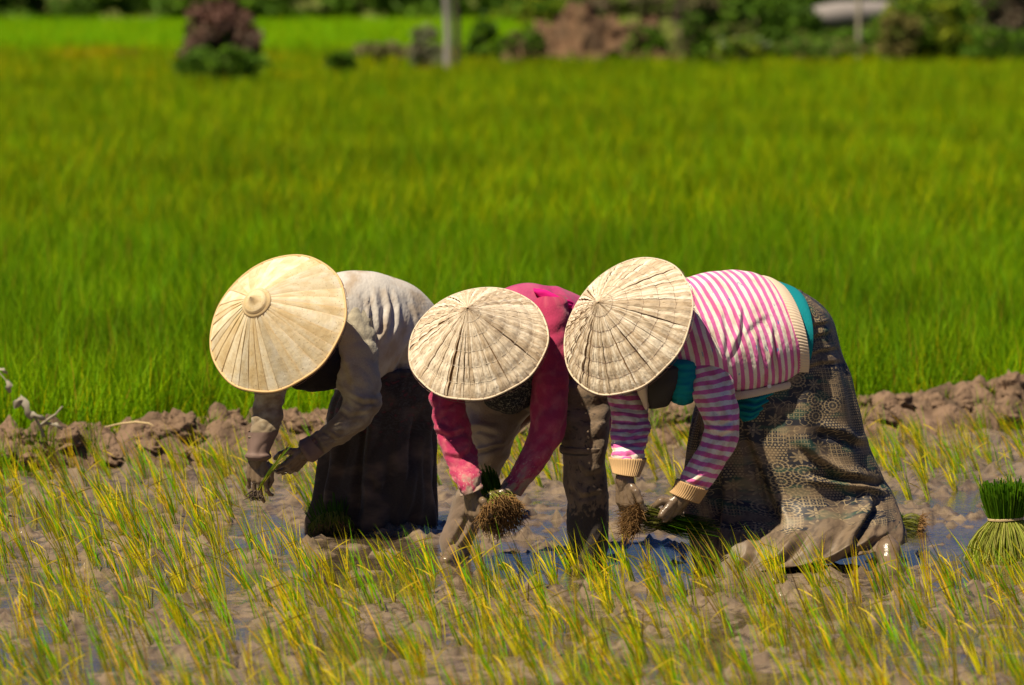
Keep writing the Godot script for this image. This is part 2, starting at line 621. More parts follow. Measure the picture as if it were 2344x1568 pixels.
	# striped knit: pink and cream, dirt specks, blue darns
	var knit := func(n: float, dirt: float) -> Callable:
		return func(x: float, y: float) -> Color:
			var wob := cn.get_noise_2d(x * 9.0, y * 9.0) * 0.10
			var s := fposmod(y * n + wob, 1.0)
			var e := smoothstep(0.0, 0.05, s) * (1.0 - smoothstep(0.5, 0.55, s))
			var a := cn.get_noise_2d(x * 120.0, y * 260.0)
			var c := Color(0.70, 0.65, 0.58).lerp(Color(0.58, 0.13, 0.36), e) * (1.0 + a * 0.16)
			var d := cn.get_noise_2d(x * 8.0 + 20.0, y * 8.0)
			c = c.lerp(Color(c.r * 0.75, c.g * 0.62, c.b * 0.5), clampf(d * 1.2 + dirt, 0, 0.8))
			var sp := cn.get_noise_2d(x * 60.0 + 7.0, y * 60.0)
			c = c.lerp(Color(0.25, 0.16, 0.12), clampf((sp - 0.5) * 7.0, 0, 0.6))
			var bl := cn.get_noise_2d(x * 19.0 + 77.0, y * 19.0)
			c = c.lerp(Color(0.02, 0.17, 0.36), clampf((bl - 0.55) * 14.0, 0, 0.8) * float(dirt < 0.1))
			return c
	mat("striped_knit", Color.WHITE, 0.95, 0.2).albedo_texture = bake(512, 512, knit.call(16.5, 0.05))
	mat("striped_sleeve", Color.WHITE, 0.95, 0.2).albedo_texture = bake(256, 512, knit.call(18.5, 0.25))
	mat("striped_far_sleeve", Color.WHITE, 0.95, 0.2).albedo_texture = bake(256, 384, knit.call(11.5, 0.2))
	mat("batik", Color.WHITE, 0.55, 0.45).albedo_texture = bake(1024, 1024, batik)
	for k in ["grey_cloth", "grey_sleeve", "pink_cloth", "pink_sleeve", "striped_knit", "striped_sleeve", "striped_far_sleeve", "teal_cloth", "black_cloth", "dark_skirt", "muddy_trousers", "khaki_trousers"]:
		weave(M[k], 8, 0.35)
	mat("trunk_bark", lin(0.26, 0.235, 0.225), 0.9, 0.2)
	mat("dark_bark", lin(0.06, 0.05, 0.035), 0.9, 0.2)
	mat("dry_wood", lin(0.28, 0.25, 0.19), 0.8, 0.3)
	mat("straw_tie", lin(0.5, 0.38, 0.2), 0.8, 0.3)

# batik print: rosettes, lattices, leaf fans and scale work in tan on near-black blue, with dried mud from the hem up
func batik(x: float, y: float) -> Color:
	var ground := Color(0.017, 0.017, 0.023)
	var tan := Color(0.36, 0.27, 0.145)
	var c := ground
	var gx := x * 25.0
	var gy := y * 19.0 + floorf(gx) * 0.37
	var cx := floorf(gx)
	var cy := floorf(gy)
	var kind := int(fposmod(sin(cx * 12.9 + cy * 78.2) * 43758.5, 5.0))
	var lx := fposmod(gx, 1.0) - 0.5
	var ly := fposmod(gy, 1.0) - 0.5
	var r := sqrt(lx * lx + ly * ly)
	var th := atan2(ly, lx)
	var ink := 0.0
	if kind == 0:
		var pet := 0.27 + 0.15 * cos(th * 8.0)
		ink = smoothstep(0.05, 0.0, absf(r - pet)) + smoothstep(0.10, 0.06, r) + 0.55 * float(r < pet - 0.03 and r > 0.12)
	elif kind == 1:
		var qx := fposmod(lx * 4.0, 1.0) - 0.5
		var qy := fposmod(ly * 4.0, 1.0) - 0.5
		ink = float(absf(qx) < 0.13 or absf(qy) < 0.13) * 0.75 + float(absf(qx) + absf(qy) > 0.82)
	elif kind == 2:
		var q := fposmod(r * 5.0, 1.0)
		ink = float(q < 0.35) * 0.7 + 0.6 * float(absf(sin(th * 7.0)) > 0.93)
	elif kind == 3:
		var sx := fposmod(lx * 6.0 + floorf(ly * 6.0) * 0.5, 1.0) - 0.5
		var sy := fposmod(ly * 6.0, 1.0) - 0.5
		ink = float(sx * sx + sy * sy < 0.14) * 0.8
	else:
		var v := nz.get_noise_2d(x * 42.0, y * 42.0)
		ink = float(absf(v) < 0.10) * 0.85
	ink *= 0.85 + 0.4 * nf.get_noise_2d(x * 90.0, y * 90.0)
	c = c.lerp(tan, clampf(ink, 0, 1))
	var green := nf.get_noise_2d(x * 9.0 + 3.0, y * 9.0)
	c = c.lerp(Color(0.02, 0.07, 0.045), clampf((green - 0.25) * 3.0, 0, 0.6) * (1.0 - ink * 0.6))
	var dust := nf.get_noise_2d(x * 7.0, y * 10.0 + 9.0)
	c = c.lerp(Color(0.25, 0.175, 0.10), clampf(dust * 1.2 + 0.02, 0, 0.5))
	var edge := nf.get_noise_2d(x * 15.0, y * 9.0)
	var clay := Color(0.15, 0.104, 0.064).lerp(Color(0.085, 0.058, 0.036), clampf(nf.get_noise_2d(x * 60.0, y * 14.0) * 1.6 + 0.2, 0, 1))
	return c.lerp(clay, smoothstep(0.79, 0.85, y + edge * 0.14) * 0.94)

# ---------- camera, sky, sun ---------------------------------------------------
func make_view() -> void:
	var cam := Camera3D.new()
	cam.name = "camera"
	var lens := CameraAttributesPhysical.new()
	lens.frustum_near = 1.0
	lens.frustum_far = 2000.0
	lens.frustum_focal_length = 35.0 / (2.0 * 784.0 / F)
	lens.frustum_focus_distance = 20.0
	lens.exposure_aperture = lens.frustum_focal_length / 50.0      # an opening 50 mm across
	cam.attributes = lens
	cam.near = 1.0
	cam.far = 2000.0
	cam.fov = rad_to_deg(2.0 * atan(784.0 / F))
	add_child(cam)
	cam.position = Vector3(0, CAM_H, CAM_D)
	cam.rotation.x = -tilt
	cam.current = true
	var env := Environment.new()
	var sky := Sky.new()
	var sm := ProceduralSkyMaterial.new()
	sm.sky_top_color = Color(0.17, 0.33, 0.62)
	sm.sky_horizon_color = Color(0.52, 0.62, 0.76)
	sm.sky_curve = 0.14
	sm.ground_bottom_color = Color(0.20, 0.20, 0.10)
	sm.ground_horizon_color = Color(0.42, 0.46, 0.40)
	sm.sun_angle_max = 12.0
	sky.sky_material = sm
	env.background_mode = Environment.BG_SKY
	env.sky = sky
	env.background_energy_multiplier = 0.36
	env.tonemap_mode = Environment.TONE_MAPPER_LINEAR
	env.tonemap_exposure = 1.55
	env.sdfgi_enabled = true
	env.ssao_enabled = true
	env.ssil_enabled = true
	var we := WorldEnvironment.new()
	we.name = "world_environment"
	we.environment = env
	add_child(we)
	var sun := DirectionalLight3D.new()
	sun.name = "sun"
	sun.light_energy = 1.6
	sun.light_color = Color(1.0, 0.94, 0.83)
	sun.light_angular_distance = 0.5
	sun.shadow_enabled = true
	add_child(sun)
	var to_sun := Vector3(-0.39, 0.86, 0.36).normalized()
	sun.basis = Basis.looking_at(-to_sun, Vector3.RIGHT)


# ---------- ground -------------------------------------------------------------
const WATER := 0.0095

func bank_z(x: float) -> float:      # the line the earth bank follows
	return -4.35 - x * 0.47 + 0.12 * sin(x * 1.7)

func mud_height(x: float, z: float) -> float:
	var h := nf.get_noise_2d(x * 0.9, z * 0.7) * 0.022
	var wet := exp(-(pow((x - 0.3) / 1.3, 2) + pow((z + 0.1) / 0.75, 2))) * 0.014      # trodden hollow where people stand
	wet += exp(-(pow((x - 1.7) / 0.7, 2) + pow((z + 0.9) / 0.9, 2))) * 0.016
	var lumps := maxf(0.0, nf.get_noise_2d(x * 3.4, z * 2.6) - 0.12)
	var crumbs := maxf(0.0, nf.get_noise_2d(x * 13.0 + 40.0, z * 13.0) - 0.18)
	h += lumps * 0.045 + crumbs * 0.035 * (0.4 + lumps * 2.0) + nf.get_noise_2d(x * 7.0, z * 5.0) * 0.006
	return h + 0.004 - wet

func mud_colour(x: float, z: float, h: float) -> Color:
	var a := nf.get_noise_2d(x * 2.3 + 9.0, z * 2.3)
	var b := nf.get_noise_2d(x * 24.0, z * 24.0 + 5.0)
	var c := Color(0.212, 0.157, 0.100).lerp(Color(0.135, 0.099, 0.064), clampf(a * 1.3 + 0.3, 0, 1))
	c = c.lerp(Color(0.05, 0.035, 0.024), clampf((b - 0.24) * 4.0, 0, 0.85))
	return c

func make_ground() -> void:
	var far := MB.new()
	for k in [[-600, 60], [600, 60], [600, -900], [-600, -900]]:
		far.add(Vector3(k[0], -0.14, k[1]))
	far.quad(0, 1, 2, 3)
	single("ground", far.mesh(M.far_soil), Vector3.ZERO, "flat green farmland reaching away behind the paddies", "ground", "", "structure")
	# mud of the paddy: fine grid in view, coarser round it
	var xs := PackedFloat32Array()
	var x := -7.0
	while x < 7.0:
		xs.append(x)
		x += 0.022 if absf(x) < 2.35 else 0.12
	var zs := PackedFloat32Array()
	var z := 9.0
	while z > -7.6:
		zs.append(z)
		z -= 0.022 if z < 2.0 and z > -1.6 else (0.030 if z < 5.0 else 0.12)
	var mb := MB.new()
	for zz in zs:
		for xx in xs:
			var h := mud_height(xx, zz)
			mb.add(Vector3(xx, h, zz), Vector2(xx, zz), mud_colour(xx, zz, h))
	mb.rows(0, xs.size(), zs.size())
	single("mud_ground", mb.mesh(M.wet_mud), Vector3.ZERO, "wet brown churned mud of the paddy being planted", "mud", "", "structure")
	var wm := MB.new()
	for k in [[-7, 9], [7, 9], [7, -7.6], [-7, -7.6]]:
		wm.add(Vector3(k[0], WATER, k[1]))
	wm.quad(0, 1, 2, 3)
	single("water", wm.mesh(M.paddy_water), Vector3.ZERO, "shallow puddles of water lying over the paddy mud", "water", "", "structure")
	make_bank()
	make_bank_grass()

func make_bank() -> void:
	var mb := MB.new()
	var nx := 760
	var nw := 54
	for k in nx:
		var x := -8.0 + 16.0 * k / (nx - 1)
		for j in nw:
			var s := float(j) / (nw - 1) * 2.0 - 1.0
			var half := 0.36 + 0.10 * nz.get_noise_1d(x * 1.3)
			var z := bank_z(x) + s * half
			var prof := pow(maxf(0.0, 1.0 - s * s), 0.7)
			var top := 0.155 + 0.06 * nf.get_noise_1d(x * 0.9 + 3.0)
			var cell := absf(nz.get_noise_2d(x * 3.1, z * 3.6)) * 0.11 + absf(nz.get_noise_2d(x * 7.0 + 4.0, z * 8.0)) * 0.05 - 0.05
			var h := prof * (top + cell + nf.get_noise_2d(x * 6.0, z * 6.0) * 0.03 + absf(nf.get_noise_2d(x * 22.0, z * 22.0)) * 0.035) - 0.02
			var a := nf.get_noise_2d(x * 5.0, z * 5.0)
			var c := Color(0.195, 0.128, 0.083).lerp(Color(0.10, 0.067, 0.044), clampf(a * 1.5 + 0.3, 0, 1))
			mb.add(Vector3(x, h, z), Vector2(x, z), c)
	mb.rows(0, nw, nx)
	var bank := single("earth_bank", mb.mesh(M.bank_earth), Vector3.ZERO, "low bank of dug brown clods between the paddies", "earth bank", "", "structure")
	# loose clods lie on it, each a lump of its own
	var lumps := []
	for k in 8:
		lumps.append(clod_mesh(k))
	for k in 150:
		var o := MeshInstance3D.new()
		o.name = "clod"
		o.mesh = lumps[k % 8]
		var x := rng.randf_range(-3.2, 3.2)
		var s := rng.randf_range(-0.95, 0.6)
		bank.add_child(o, true)
		var size := rng.randf_range(0.03, 0.08)
		var y := 0.13 * pow(maxf(0.0, 1.0 - s * s), 0.7)
		o.position = Vector3(x, y, bank_z(x) - s * 0.36)
		o.rotation = Vector3(rng.randf_range(-0.5, 0.5), rng.randf() * TAU, rng.randf_range(-0.5, 0.5))
		o.scale = Vector3(size * rng.randf_range(1.0, 1.7), size * rng.randf_range(0.6, 0.9), size)
	# the big clods that stand up in the photograph
	for q in [[400, 990, 0.13, 0.10], [330, 1010, 0.10, 0.07], [500, 1005, 0.12, 0.08], [470, 1040, 0.10, 0.06], [60, 1030, 0.14, 0.07], [640, 1015, 0.10, 0.07], [2060, 930, 0.10, 0.07], [2130, 935, 0.11, 0.07], [2220, 925, 0.13, 0.07], [2310, 900, 0.13, 0.10], [2000, 945, 0.09, 0.06], [1540, 965, 0.14, 0.09], [1510, 1000, 0.10, 0.05]]:
		var x: float = (q[0] - 1172.0) * (CAM_D - bank_z((q[0] - 1172.0) / 560.0)) / F
		var p := W(q[0], q[1], bank_z(x) + 0.10)
		var o := MeshInstance3D.new()
		o.name = "clod"
		o.mesh = lumps[int(q[0]) % 8]
		bank.add_child(o, true)
		o.position = p
		o.rotation = Vector3(0.2, rng.randf() * TAU, rng.randf_range(-0.2, 0.2))
		o.scale = Vector3(q[2], q[3], q[2] * 0.8)

func make_bank_grass() -> void:
	var kinds := []
	for k in 4:
		kinds.append(clump_mesh(90 + k, 14, 0.16, 0.0045, 0.03, 0.25))
	rng.seed = 404
	var pl := []
	for k in 420:
		var x := rng.randf_range(-3.0, 3.0)
		var s := rng.randf_range(-1.0, 1.25)
		if nf.get_noise_2d(x * 1.4, s) < -0.02: continue
		var y := 0.12 * pow(maxf(0.0, 1.0 - s * s), 0.7)
		pl.append([Vector3(x, y, bank_z(x) + s * 0.36), rng.randf() * TAU, 1.0, rng.randf_range(0.5, 1.3), Color(1.0, 1.0, 1.0).lerp(Color(0.8, 0.7, 4.0), rng.randf())])
	scatter("bank_grass", kinds, pl, "small weeds sprouting among the clods of the bank", "weeds")

func clod_mesh(sd: int) -> ArrayMesh:
	var mb := MB.new()
	for j in 19:
		for k in 27:
			var la := (j / 18.0 - 0.5) * PI
			var lo := k / 26.0 * TAU
			var d := Vector3(cos(la) * cos(lo), sin(la), cos(la) * sin(lo))
			var r := 0.9 + 0.5 * nf.get_noise_3d(d.x * 0.9 + sd * 7.0, d.y * 0.9, d.z * 0.9) - 0.5 * absf(nf.get_noise_3d(d.x * 1.6, d.y * 1.6 + sd, d.z * 1.6)) + 0.2 * nf.get_noise_3d(d.x * 4.5, d.y * 4.5 + sd, d.z * 4.5)
			var a := nf.get_noise_3d(d.x * 3.0, d.y * 3.0, d.z * 3.0 + sd)
			mb.add(d * r, Vector2.ZERO, Color(0.195, 0.128, 0.083).lerp(Color(0.10, 0.067, 0.044), clampf(a * 1.5 + 0.3, 0, 1)))
	mb.rows(0, 27, 19)
	for j in 19:
		mb.seams.append([j * 27, j * 27 + 26])
	return mb.mesh(M.bank_earth)


# ---------- rice -----------------------------------------------------------------
func blade(mb: MB, base: Vector3, dir: Vector3, bend: Vector3, len_: float, width: float, c0: Color, c1: Color, segs: int) -> void:
	var side := dir.cross(Vector3(rng.randf_range(-1, 1), 0.15, rng.randf_range(-1, 1))).normalized()
	var prev := -1
	for k in segs + 1:
		var t := float(k) / segs
		var p := base + dir * (len_ * t) + bend * (len_ * t * t)
		var w := width * (0.65 + 0.5 * t) if t < 0.5 else width * 1.8 * (1.0 - t) + width * 0.05
		var c := c0 if t < 0.3 else c1
		var a := mb.add(p - side * w * 0.5, Vector2.ZERO, c)
		mb.add(p + side * w * 0.5, Vector2.ZERO, c)
		if prev >= 0:
			mb.quad(prev, prev + 1, a + 1, a)
		prev = a

func seedling_mesh(sd: int) -> ArrayMesh:
	rng.seed = 900 + sd
	var mb := MB.new()
	var n := rng.randi_range(8, 15)
	var lean := rng.randf_range(0.12, 0.46)
	for k in n:
		var l := rng.randf_range(0.11, 0.25)
		var dir := Vector3(-lean + rng.randfn(0.0, 0.10), 1.0, rng.randfn(0.0, 0.13)).normalized()
		var bend := Vector3(-0.10 + rng.randfn(0.0, 0.10), rng.randf_range(-0.14, 0.02), rng.randfn(0.0, 0.10))
		var pick := rng.randf()
		var c1 := Color(0.22, 0.36, 0.006)
		if pick < 0.36: c1 = Color(0.54, 0.48, 0.008)
		elif pick < 0.46: c1 = Color(0.62, 0.38, 0.012)
		elif pick < 0.72: c1 = Color(0.13, 0.34, 0.006)
		elif pick < 0.80: c1 = Color(0.20, 0.13, 0.03)
		c1 *= rng.randf_range(0.9, 1.4)
		var c0 := c1.lerp(Color(0.17, 0.13, 0.03), rng.randf_range(0.2, 0.8))
		var b := Vector3(rng.randfn(0.0, 0.007), -0.02, rng.randfn(0.0, 0.007))
		blade(mb, b, dir, bend, l, rng.randf_range(0.0026, 0.0062), c0, c1, 5)
		if rng.randf() < 0.12:      # a bent, broken leaf
			blade(mb, b + dir * l * 0.6, Vector3(rng.randf_range(-1, 1), -0.15, rng.randf_range(-1, 1)).normalized(), Vector3(0, -0.25, 0), l * 0.4, 0.004, Color(0.5, 0.38, 0.02), Color(0.55, 0.42, 0.03), 4)
	return mb.mesh(M.rice_blade)

func clump_mesh(sd: int, n: int, h: float, wide: float, spread: float, gold: float) -> ArrayMesh:
	rng.seed = 300 + sd
	var mb := MB.new()
	for k in n:
		var l := h * rng.randf_range(0.65, 1.12)
		var dir := Vector3(rng.randfn(-0.03, 0.16), 1.0, rng.randfn(0.0, 0.16)).normalized()
		var bend := Vector3(rng.randfn(-0.03, 0.16), rng.randf_range(-0.24, 0.0), rng.randfn(0.0, 0.16))
		var c1 := Color(0.20, 0.335, 0.001).lerp(Color(0.06, 0.185, 0.001), rng.randf())
		if rng.randf() < gold: c1 = Color(0.34, 0.36, 0.002)
		elif rng.randf() < 0.015: c1 = Color(0.26, 0.17, 0.02)
		c1 *= rng.randf_range(0.8, 1.2)
		blade(mb, Vector3(rng.randf_range(-spread, spread), -0.02, rng.randf_range(-spread, spread)), dir, bend, l, wide * rng.randf_range(0.7, 1.2), c1 * 0.9, c1, 4)
	return mb.mesh(M.rice_blade)

func scatter(called: String, meshes: Array, places: Array, label: String, category: String) -> void:
	# places: [position, yaw, scale, height scale, tint]
	var root := Node3D.new()
	root.name = numbered(called)
	add_child(root)
	meta(root, label, category, "", "stuff")
	for q in meshes.size():
		var mine := []
		for k in range(q, places.size(), meshes.size()):
			mine.append(places[k])
		var mm := MultiMesh.new()
		mm.transform_format = MultiMesh.TRANSFORM_3D
		mm.use_colors = true
		mm.mesh = meshes[q]
		mm.instance_count = mine.size()
		for k in mine.size():
			var p: Array = mine[k]
			mm.set_instance_transform(k, Transform3D(Basis(Vector3.UP, p[1]).scaled(Vector3(p[2], p[3], p[2])), p[0]))
			mm.set_instance_color(k, p[4])
		var o := MultiMeshInstance3D.new()
		o.name = "blades"
		o.multimesh = mm
		root.add_child(o, true)

func far_edge(x: float) -> float:      # where the rice behind the bank ends
	return -55.0 - 10.0 * smoothstep(-3.0, 1.0, x) + 0.4 * sin(x * 1.3)

func make_rice() -> void:
	var near := []
	for k in 6:
		near.append(clump_mesh(k, 22, 0.46, 0.0055, 0.06, 0.06))
	rng.seed = 71
	var pl := []
	var z := -3.2
	while z > -17.0:
		var half := (CAM_D - z) * 0.092 + 1.2 + maxf(0.0, -z - 3.0) * 0.08
		var x := -half
		while x < half:
			var q := Vector3(x + rng.randf_range(-0.06, 0.06), 0, z + rng.randf_range(-0.06, 0.06))
			x += 0.115
			if q.z > bank_z(q.x) - 0.34: continue
			var patch := nf.get_noise_2d(q.x * 0.35, q.z * 0.2)
			pl.append([q, rng.randf() * TAU, 1.0, rng.randf_range(0.8, 1.1) * (1.0 + patch * 0.25), rice_tint(q)])
		z -= 0.115
	scatter("rice_field", near, pl, "dense tall green rice growing behind the earth bank", "rice")
	var mid := []
	for k in 4:
		mid.append(clump_mesh(20 + k, 30, 0.46, 0.010, 0.13, 0.20))
	pl = []
	z = -17.0
	while z > -66.5:
		var half := (CAM_D - z) * 0.092 + 2.0 - z * 0.08
		var x := -half
		var step := 0.20 + 0.10 * smoothstep(-20.0, -60.0, z)
		while x < half:
			var q := Vector3(x + rng.randf_range(-0.1, 0.1), 0, z + rng.randf_range(-0.1, 0.1))
			x += step
			if q.z < far_edge(q.x): continue
			if absf(q.z + 35.0 + 0.12 * q.x + 0.5 * sin(q.x * 0.7)) < 0.35 and rng.randf() < 0.75: continue
			var patch := nf.get_noise_2d(q.x * 0.25, q.z * 0.12)
			pl.append([q, rng.randf() * TAU, 1.0, rng.randf_range(0.8, 1.1) * (1.0 + patch * 0.25), rice_tint(q)])
		z -= step
	scatter("rice_field", mid, pl, "even green rice stretching to the bushes far behind", "rice")

func rice_tint(q: Vector3) -> Color:      # stands of rice differ: some greener, some riper
	var a := nf.get_noise_2d(q.x * 0.5 + 5.0, q.z * 0.16)
	var b := nf.get_noise_2d(q.x * 1.6 + 9.0, q.z * 0.6) + nf.get_noise_2d(q.x * 0.12 + 30.0, q.z * 0.5) * 1.2
	var c := Color(1.0, 1.0, 1.0).lerp(Color(1.22, 1.12, 1.0), clampf(a * 1.6 + 0.15, 0, 1))
	return c * (1.0 + b * 0.35)

func make_seedlings() -> void:
	var kinds := []
	for k in 14:
		kinds.append(seedling_mesh(k))
	rng.seed = 55
	var spots := []
	var z := 5.4
	while z > -4.6:
		var x := -2.9
		while x < 2.9:
			var q := Vector3(x + rng.randf_range(-0.06, 0.06), 0, z + rng.randf_range(-0.075, 0.075))
			x += 0.122
			if q.z < bank_z(q.x) + 0.30: continue
			var bare := false
			# where the three stand and have not planted yet
			if q.z < 0.42 and q.z > -2.2 and q.x > -0.70 and q.x < 0.45: bare = true
			if q.z < 0.55 and q.z > -1.9 and q.x >= 0.45: bare = true
			if q.x > 1.12 and q.z > -1.9 and q.z < 0.85: bare = true
			if q.x >= 0.45 and q.z < -1.9 and q.z > -2.4 and rng.randf() < 0.5: bare = true
			if q.x > -0.95 and q.x <= -0.7 and q.z < -0.3 and q.z > -1.7: bare = true
			if q.z < -2.0 and rng.randf() < 0.25: bare = true
			if rng.randf() < 0.16: bare = true
			if bare: continue
			q.y = mud_height(q.x, q.z)
			var px := PX(q)
			var out := px.x < -60.0 or px.x > 2420.0 or q.z > 4.6
			spots.append([q, out])
		z -= 0.152
	var rest := []
	var made := 0
	spots.sort_custom(func(a, b): return (a[0].z if not a[1] else -99.0) > (b[0].z if not b[1] else -99.0))
	for s in spots:
		var yaw := rng.randf_range(-0.6, 0.6)
		var size := rng.randf_range(0.85, 1.2)
		if not s[1] and made < 300:
			var o := single("rice_seedling", kinds[made % kinds.size()], s[0], "thin yellow-green rice seedling leaning in the wet mud", "seedling", "seedlings planted in the mud")
			o.rotation.y = yaw
			o.scale = Vector3.ONE * size
			made += 1
		else:
			rest.append([s[0], yaw, size, size, Color.WHITE])
	scatter("seedling_rows", kinds, rest, "further rows of planted rice seedlings towards the earth bank", "seedlings")

# ---------- hats --------------------------------------------------------------
func hat_height(r: float, R: float, H: float) -> float:
	var t := r / R
	return H * (1.0 - t) + 0.012 * sin(t * PI)

func hat(person: Node3D, at: Vector3, axis: Vector3, R: float, H: float, kind: int) -> void:
	var y := axis.normalized()
	var x := Vector3.RIGHT
	x = (x - y * x.dot(y)).normalized()
	var node := Node3D.new()
	node.name = "conical_hat"
	person.add_child(node, true)
	node.transform = Transform3D(Basis(x, y, x.cross(y)), at - org)
	var slope := Vector2(H, R).normalized()      # outward normal: slope.x away from the axis, slope.y up
	var put := func(r: float, th: float, lift: float) -> Vector3:
		var rr := r + slope.x * lift
		return Vector3(cos(th) * rr, hat_height(r, R, H) + slope.y * lift, sin(th) * rr)
	rng.seed = 40 + kind
	var under := MB.new()      # the frame and lining under the leaves
	for j in 8:
		for k in 49:
			under.add(put.call(R * 0.985 * j / 7.0, TAU * k / 48.0, -0.006), Vector2(k / 48.0, j / 7.0))
	under.rows(0, 49, 8)
	if kind > 0:
		part(node, "lining", under, M.hat_frame, false)
	if kind == 0:
		# broad pale leaves fanned out under a round cap
		var n := 34
		var edges := PackedFloat32Array()
		var th := 0.0
		for k in n:
			edges.append(th)
			th += rng.randf_range(0.75, 1.3) * (0.7 if k % 3 == 0 else 1.0)
		for k in n:
			var a: float = edges[k] / th * TAU
			var b: float = (edges[k + 1] if k < n - 1 else th) / th * TAU + 0.03
			var mb := MB.new()
			var u0 := rng.randf()
			for j in 11:
				var r := lerpf(0.05, R * 1.005, j / 10.0)
				for q in 5:
					var f := q / 4.0
					var lift := lerpf(0.0034, 0.0, f) + sin(f * PI) * 0.0012 + 0.0012 * nz.get_noise_2d(k * 3.0 + f, r * 9.0)
					mb.add(put.call(r, lerpf(a, b, f), lift), Vector2(u0 + f * 0.14, j / 10.0))
			mb.rows(0, 5, 11)
			part(node, "leaf_panel", mb, M["pale_leaf_%d" % rng.randi_range(0, 3)], false)
		var disc := MB.new()
		var prof := [[0.066, -0.002], [0.067, 0.0045], [0.062, 0.0065], [0.053, 0.0055], [0.052, 0.0095], [0.046, 0.0105], [0.036, 0.0090], [0.026, 0.0085], [0.017, 0.010], [0.009, 0.013], [0.003, 0.0165], [0.0002, 0.0175]]
		for j in prof.size():
			for k in 37:
				var rr: float = prof[j][0] * 0.88
				var cth := TAU * k / 36.0
				disc.add(Vector3(cos(cth) * rr, hat_height(rr, R, H) + prof[j][1] * 1.15, sin(cth) * rr), Vector2(k / 36.0 * 0.4, j / 11.0))
		disc.rows(0, 37, prof.size())
		for j in prof.size():
			disc.seams.append([j * 37, j * 37 + 36])
		part(node, "cap", disc, M.pale_leaf_2, false)
	else:
		# narrow palm-leaf strips sewn down in rounds
		var n := 104
		for k in n:
			var a := TAU * k / n
			var wide := TAU / n * rng.randf_range(1.02, 1.22)
			var loose := 0.0045 if rng.randf() < 0.09 else 0.0009
			if kind == 1 and cos(a) > 0.3 and rng.randf() < 0.25: loose = 0.005
			if rng.randf() < 0.06: wide *= 0.80      # a gap that shows the dark frame
			var mb := MB.new()
			var u0 := rng.randf()
			var tw := rng.randf_range(-0.03, 0.03)
			for j in 25:
				var t := j / 24.0
				var r := lerpf(0.004, R * rng.randf_range(0.998, 1.008), t)
				var ring := fposmod(t * 6.0, 1.0)
				var puff := pow(sin(ring * PI), 0.7) * 0.0040 * sqrt(t)
				for q in 5:
					var f := q / 4.0
					var lift := puff + lerpf(loose, 0.0004, f) * minf(t * 3.0, 1.0) * (0.5 + 0.5 * sin(ring * PI)) + 0.0015 * nz.get_noise_2d(k * 5.0 + f * 0.6, t * 11.0)
					mb.add(put.call(r, a + wide * (f - 0.5) + tw * sin(t * 3.0), lift), Vector2(u0 + f * 0.05, t))
			mb.rows(0, 5, 25)
			part(node, "leaf_strip", mb, M["palm_leaf_%d" % rng.randi_range(0, 3)], false)
		for ring in range(1, 6):
			var pts := PackedVector3Array()
			var rad := PackedFloat32Array()
			var corners := 9 + ring * 2
			for k in corners * 4 + 1:
				var a := TAU * k / (corners * 4.0)
				var poly := cos(PI / corners) / cos(fposmod(a, TAU / corners) - PI / corners)
				pts.append(put.call(R * ring / 6.0 * poly * 1.01, a, 0.0014))
				rad.append(0.00055 if kind == 1 else 0.0005)
			var mb := MB.new()
			tube(mb, pts, rad, 4)
			part(node, "stitching", mb, M.white_thread if kind == 1 else M.dark_thread, false)
	# rim: split bamboo hoop, wound with thread
	for s in 2:
		var pts := PackedVector3Array()
		var rad := PackedFloat32Array()
		for k in 97:
			var a := TAU * k / 96.0
			var wob := 0.0014 * sin(a * 9.0 + kind)
			pts.append(put.call(R + wob - 0.004 * s, a, 0.0025 if s == 0 else -0.006))
			rad.append((0.0050 if kind == 0 else 0.0032) * (1.0 if s == 0 else 0.8))
		var mb := MB.new()
		tube(mb, pts, rad, 8)
		part(node, "rim_hoop", mb, M.bamboo if kind == 0 else M.palm_leaf_1, false)
	var wp := PackedVector3Array()
	var wr := PackedFloat32Array()
	var turns := 34
	for k in turns * 24 + 1:
		var a := TAU * k / (turns * 24.0)
		var ph := fposmod(float(k) / 24.0, 1.0)
		var w := TAU * smoothstep(0.0, 0.22, ph)
		wp.append(put.call(R + 0.0068 * cos(w), a, -0.001 + 0.0068 * sin(w)))
		wr.append(0.0009)
	var wb := MB.new()
	tube(wb, wp, wr, 4)
	part(node, "binding_thread", wb, M.dark_thread, false)


# ---------- people --------------------------------------------------------------
const SKIN := Color(0.235, 0.105, 0.062)
const WETMUD := Color(0.165, 0.115, 0.072)

func body(person: Node3D, bones: Array, hands: Array, bare: Array) -> void:
	var mb := MB.new()
	var col := func(p: Vector3) -> Color:
		var k := 0.0
		for b in bare:      # [point, radius] of mud-covered skin
			k = maxf(k, 1.0 - smoothstep(b[1] * 0.75, b[1], p.distance_to(b[0]) + nf.get_noise_3d(p.x * 30.0, p.y * 30.0, p.z * 30.0) * 0.03))
		var m := nf.get_noise_3d(p.x * 40.0, p.y * 40.0, p.z * 40.0)
		return SKIN.lerp(WETMUD.lerp(Color(0.09, 0.06, 0.04), clampf(m * 1.5, 0, 1)), k)
	surface_nets(mb, bones, 0.013, 0.035, col)
	for h in hands:
		surface_nets(mb, h, 0.0034, 0.005, col)
	part(person, "body", mb, M.skin)

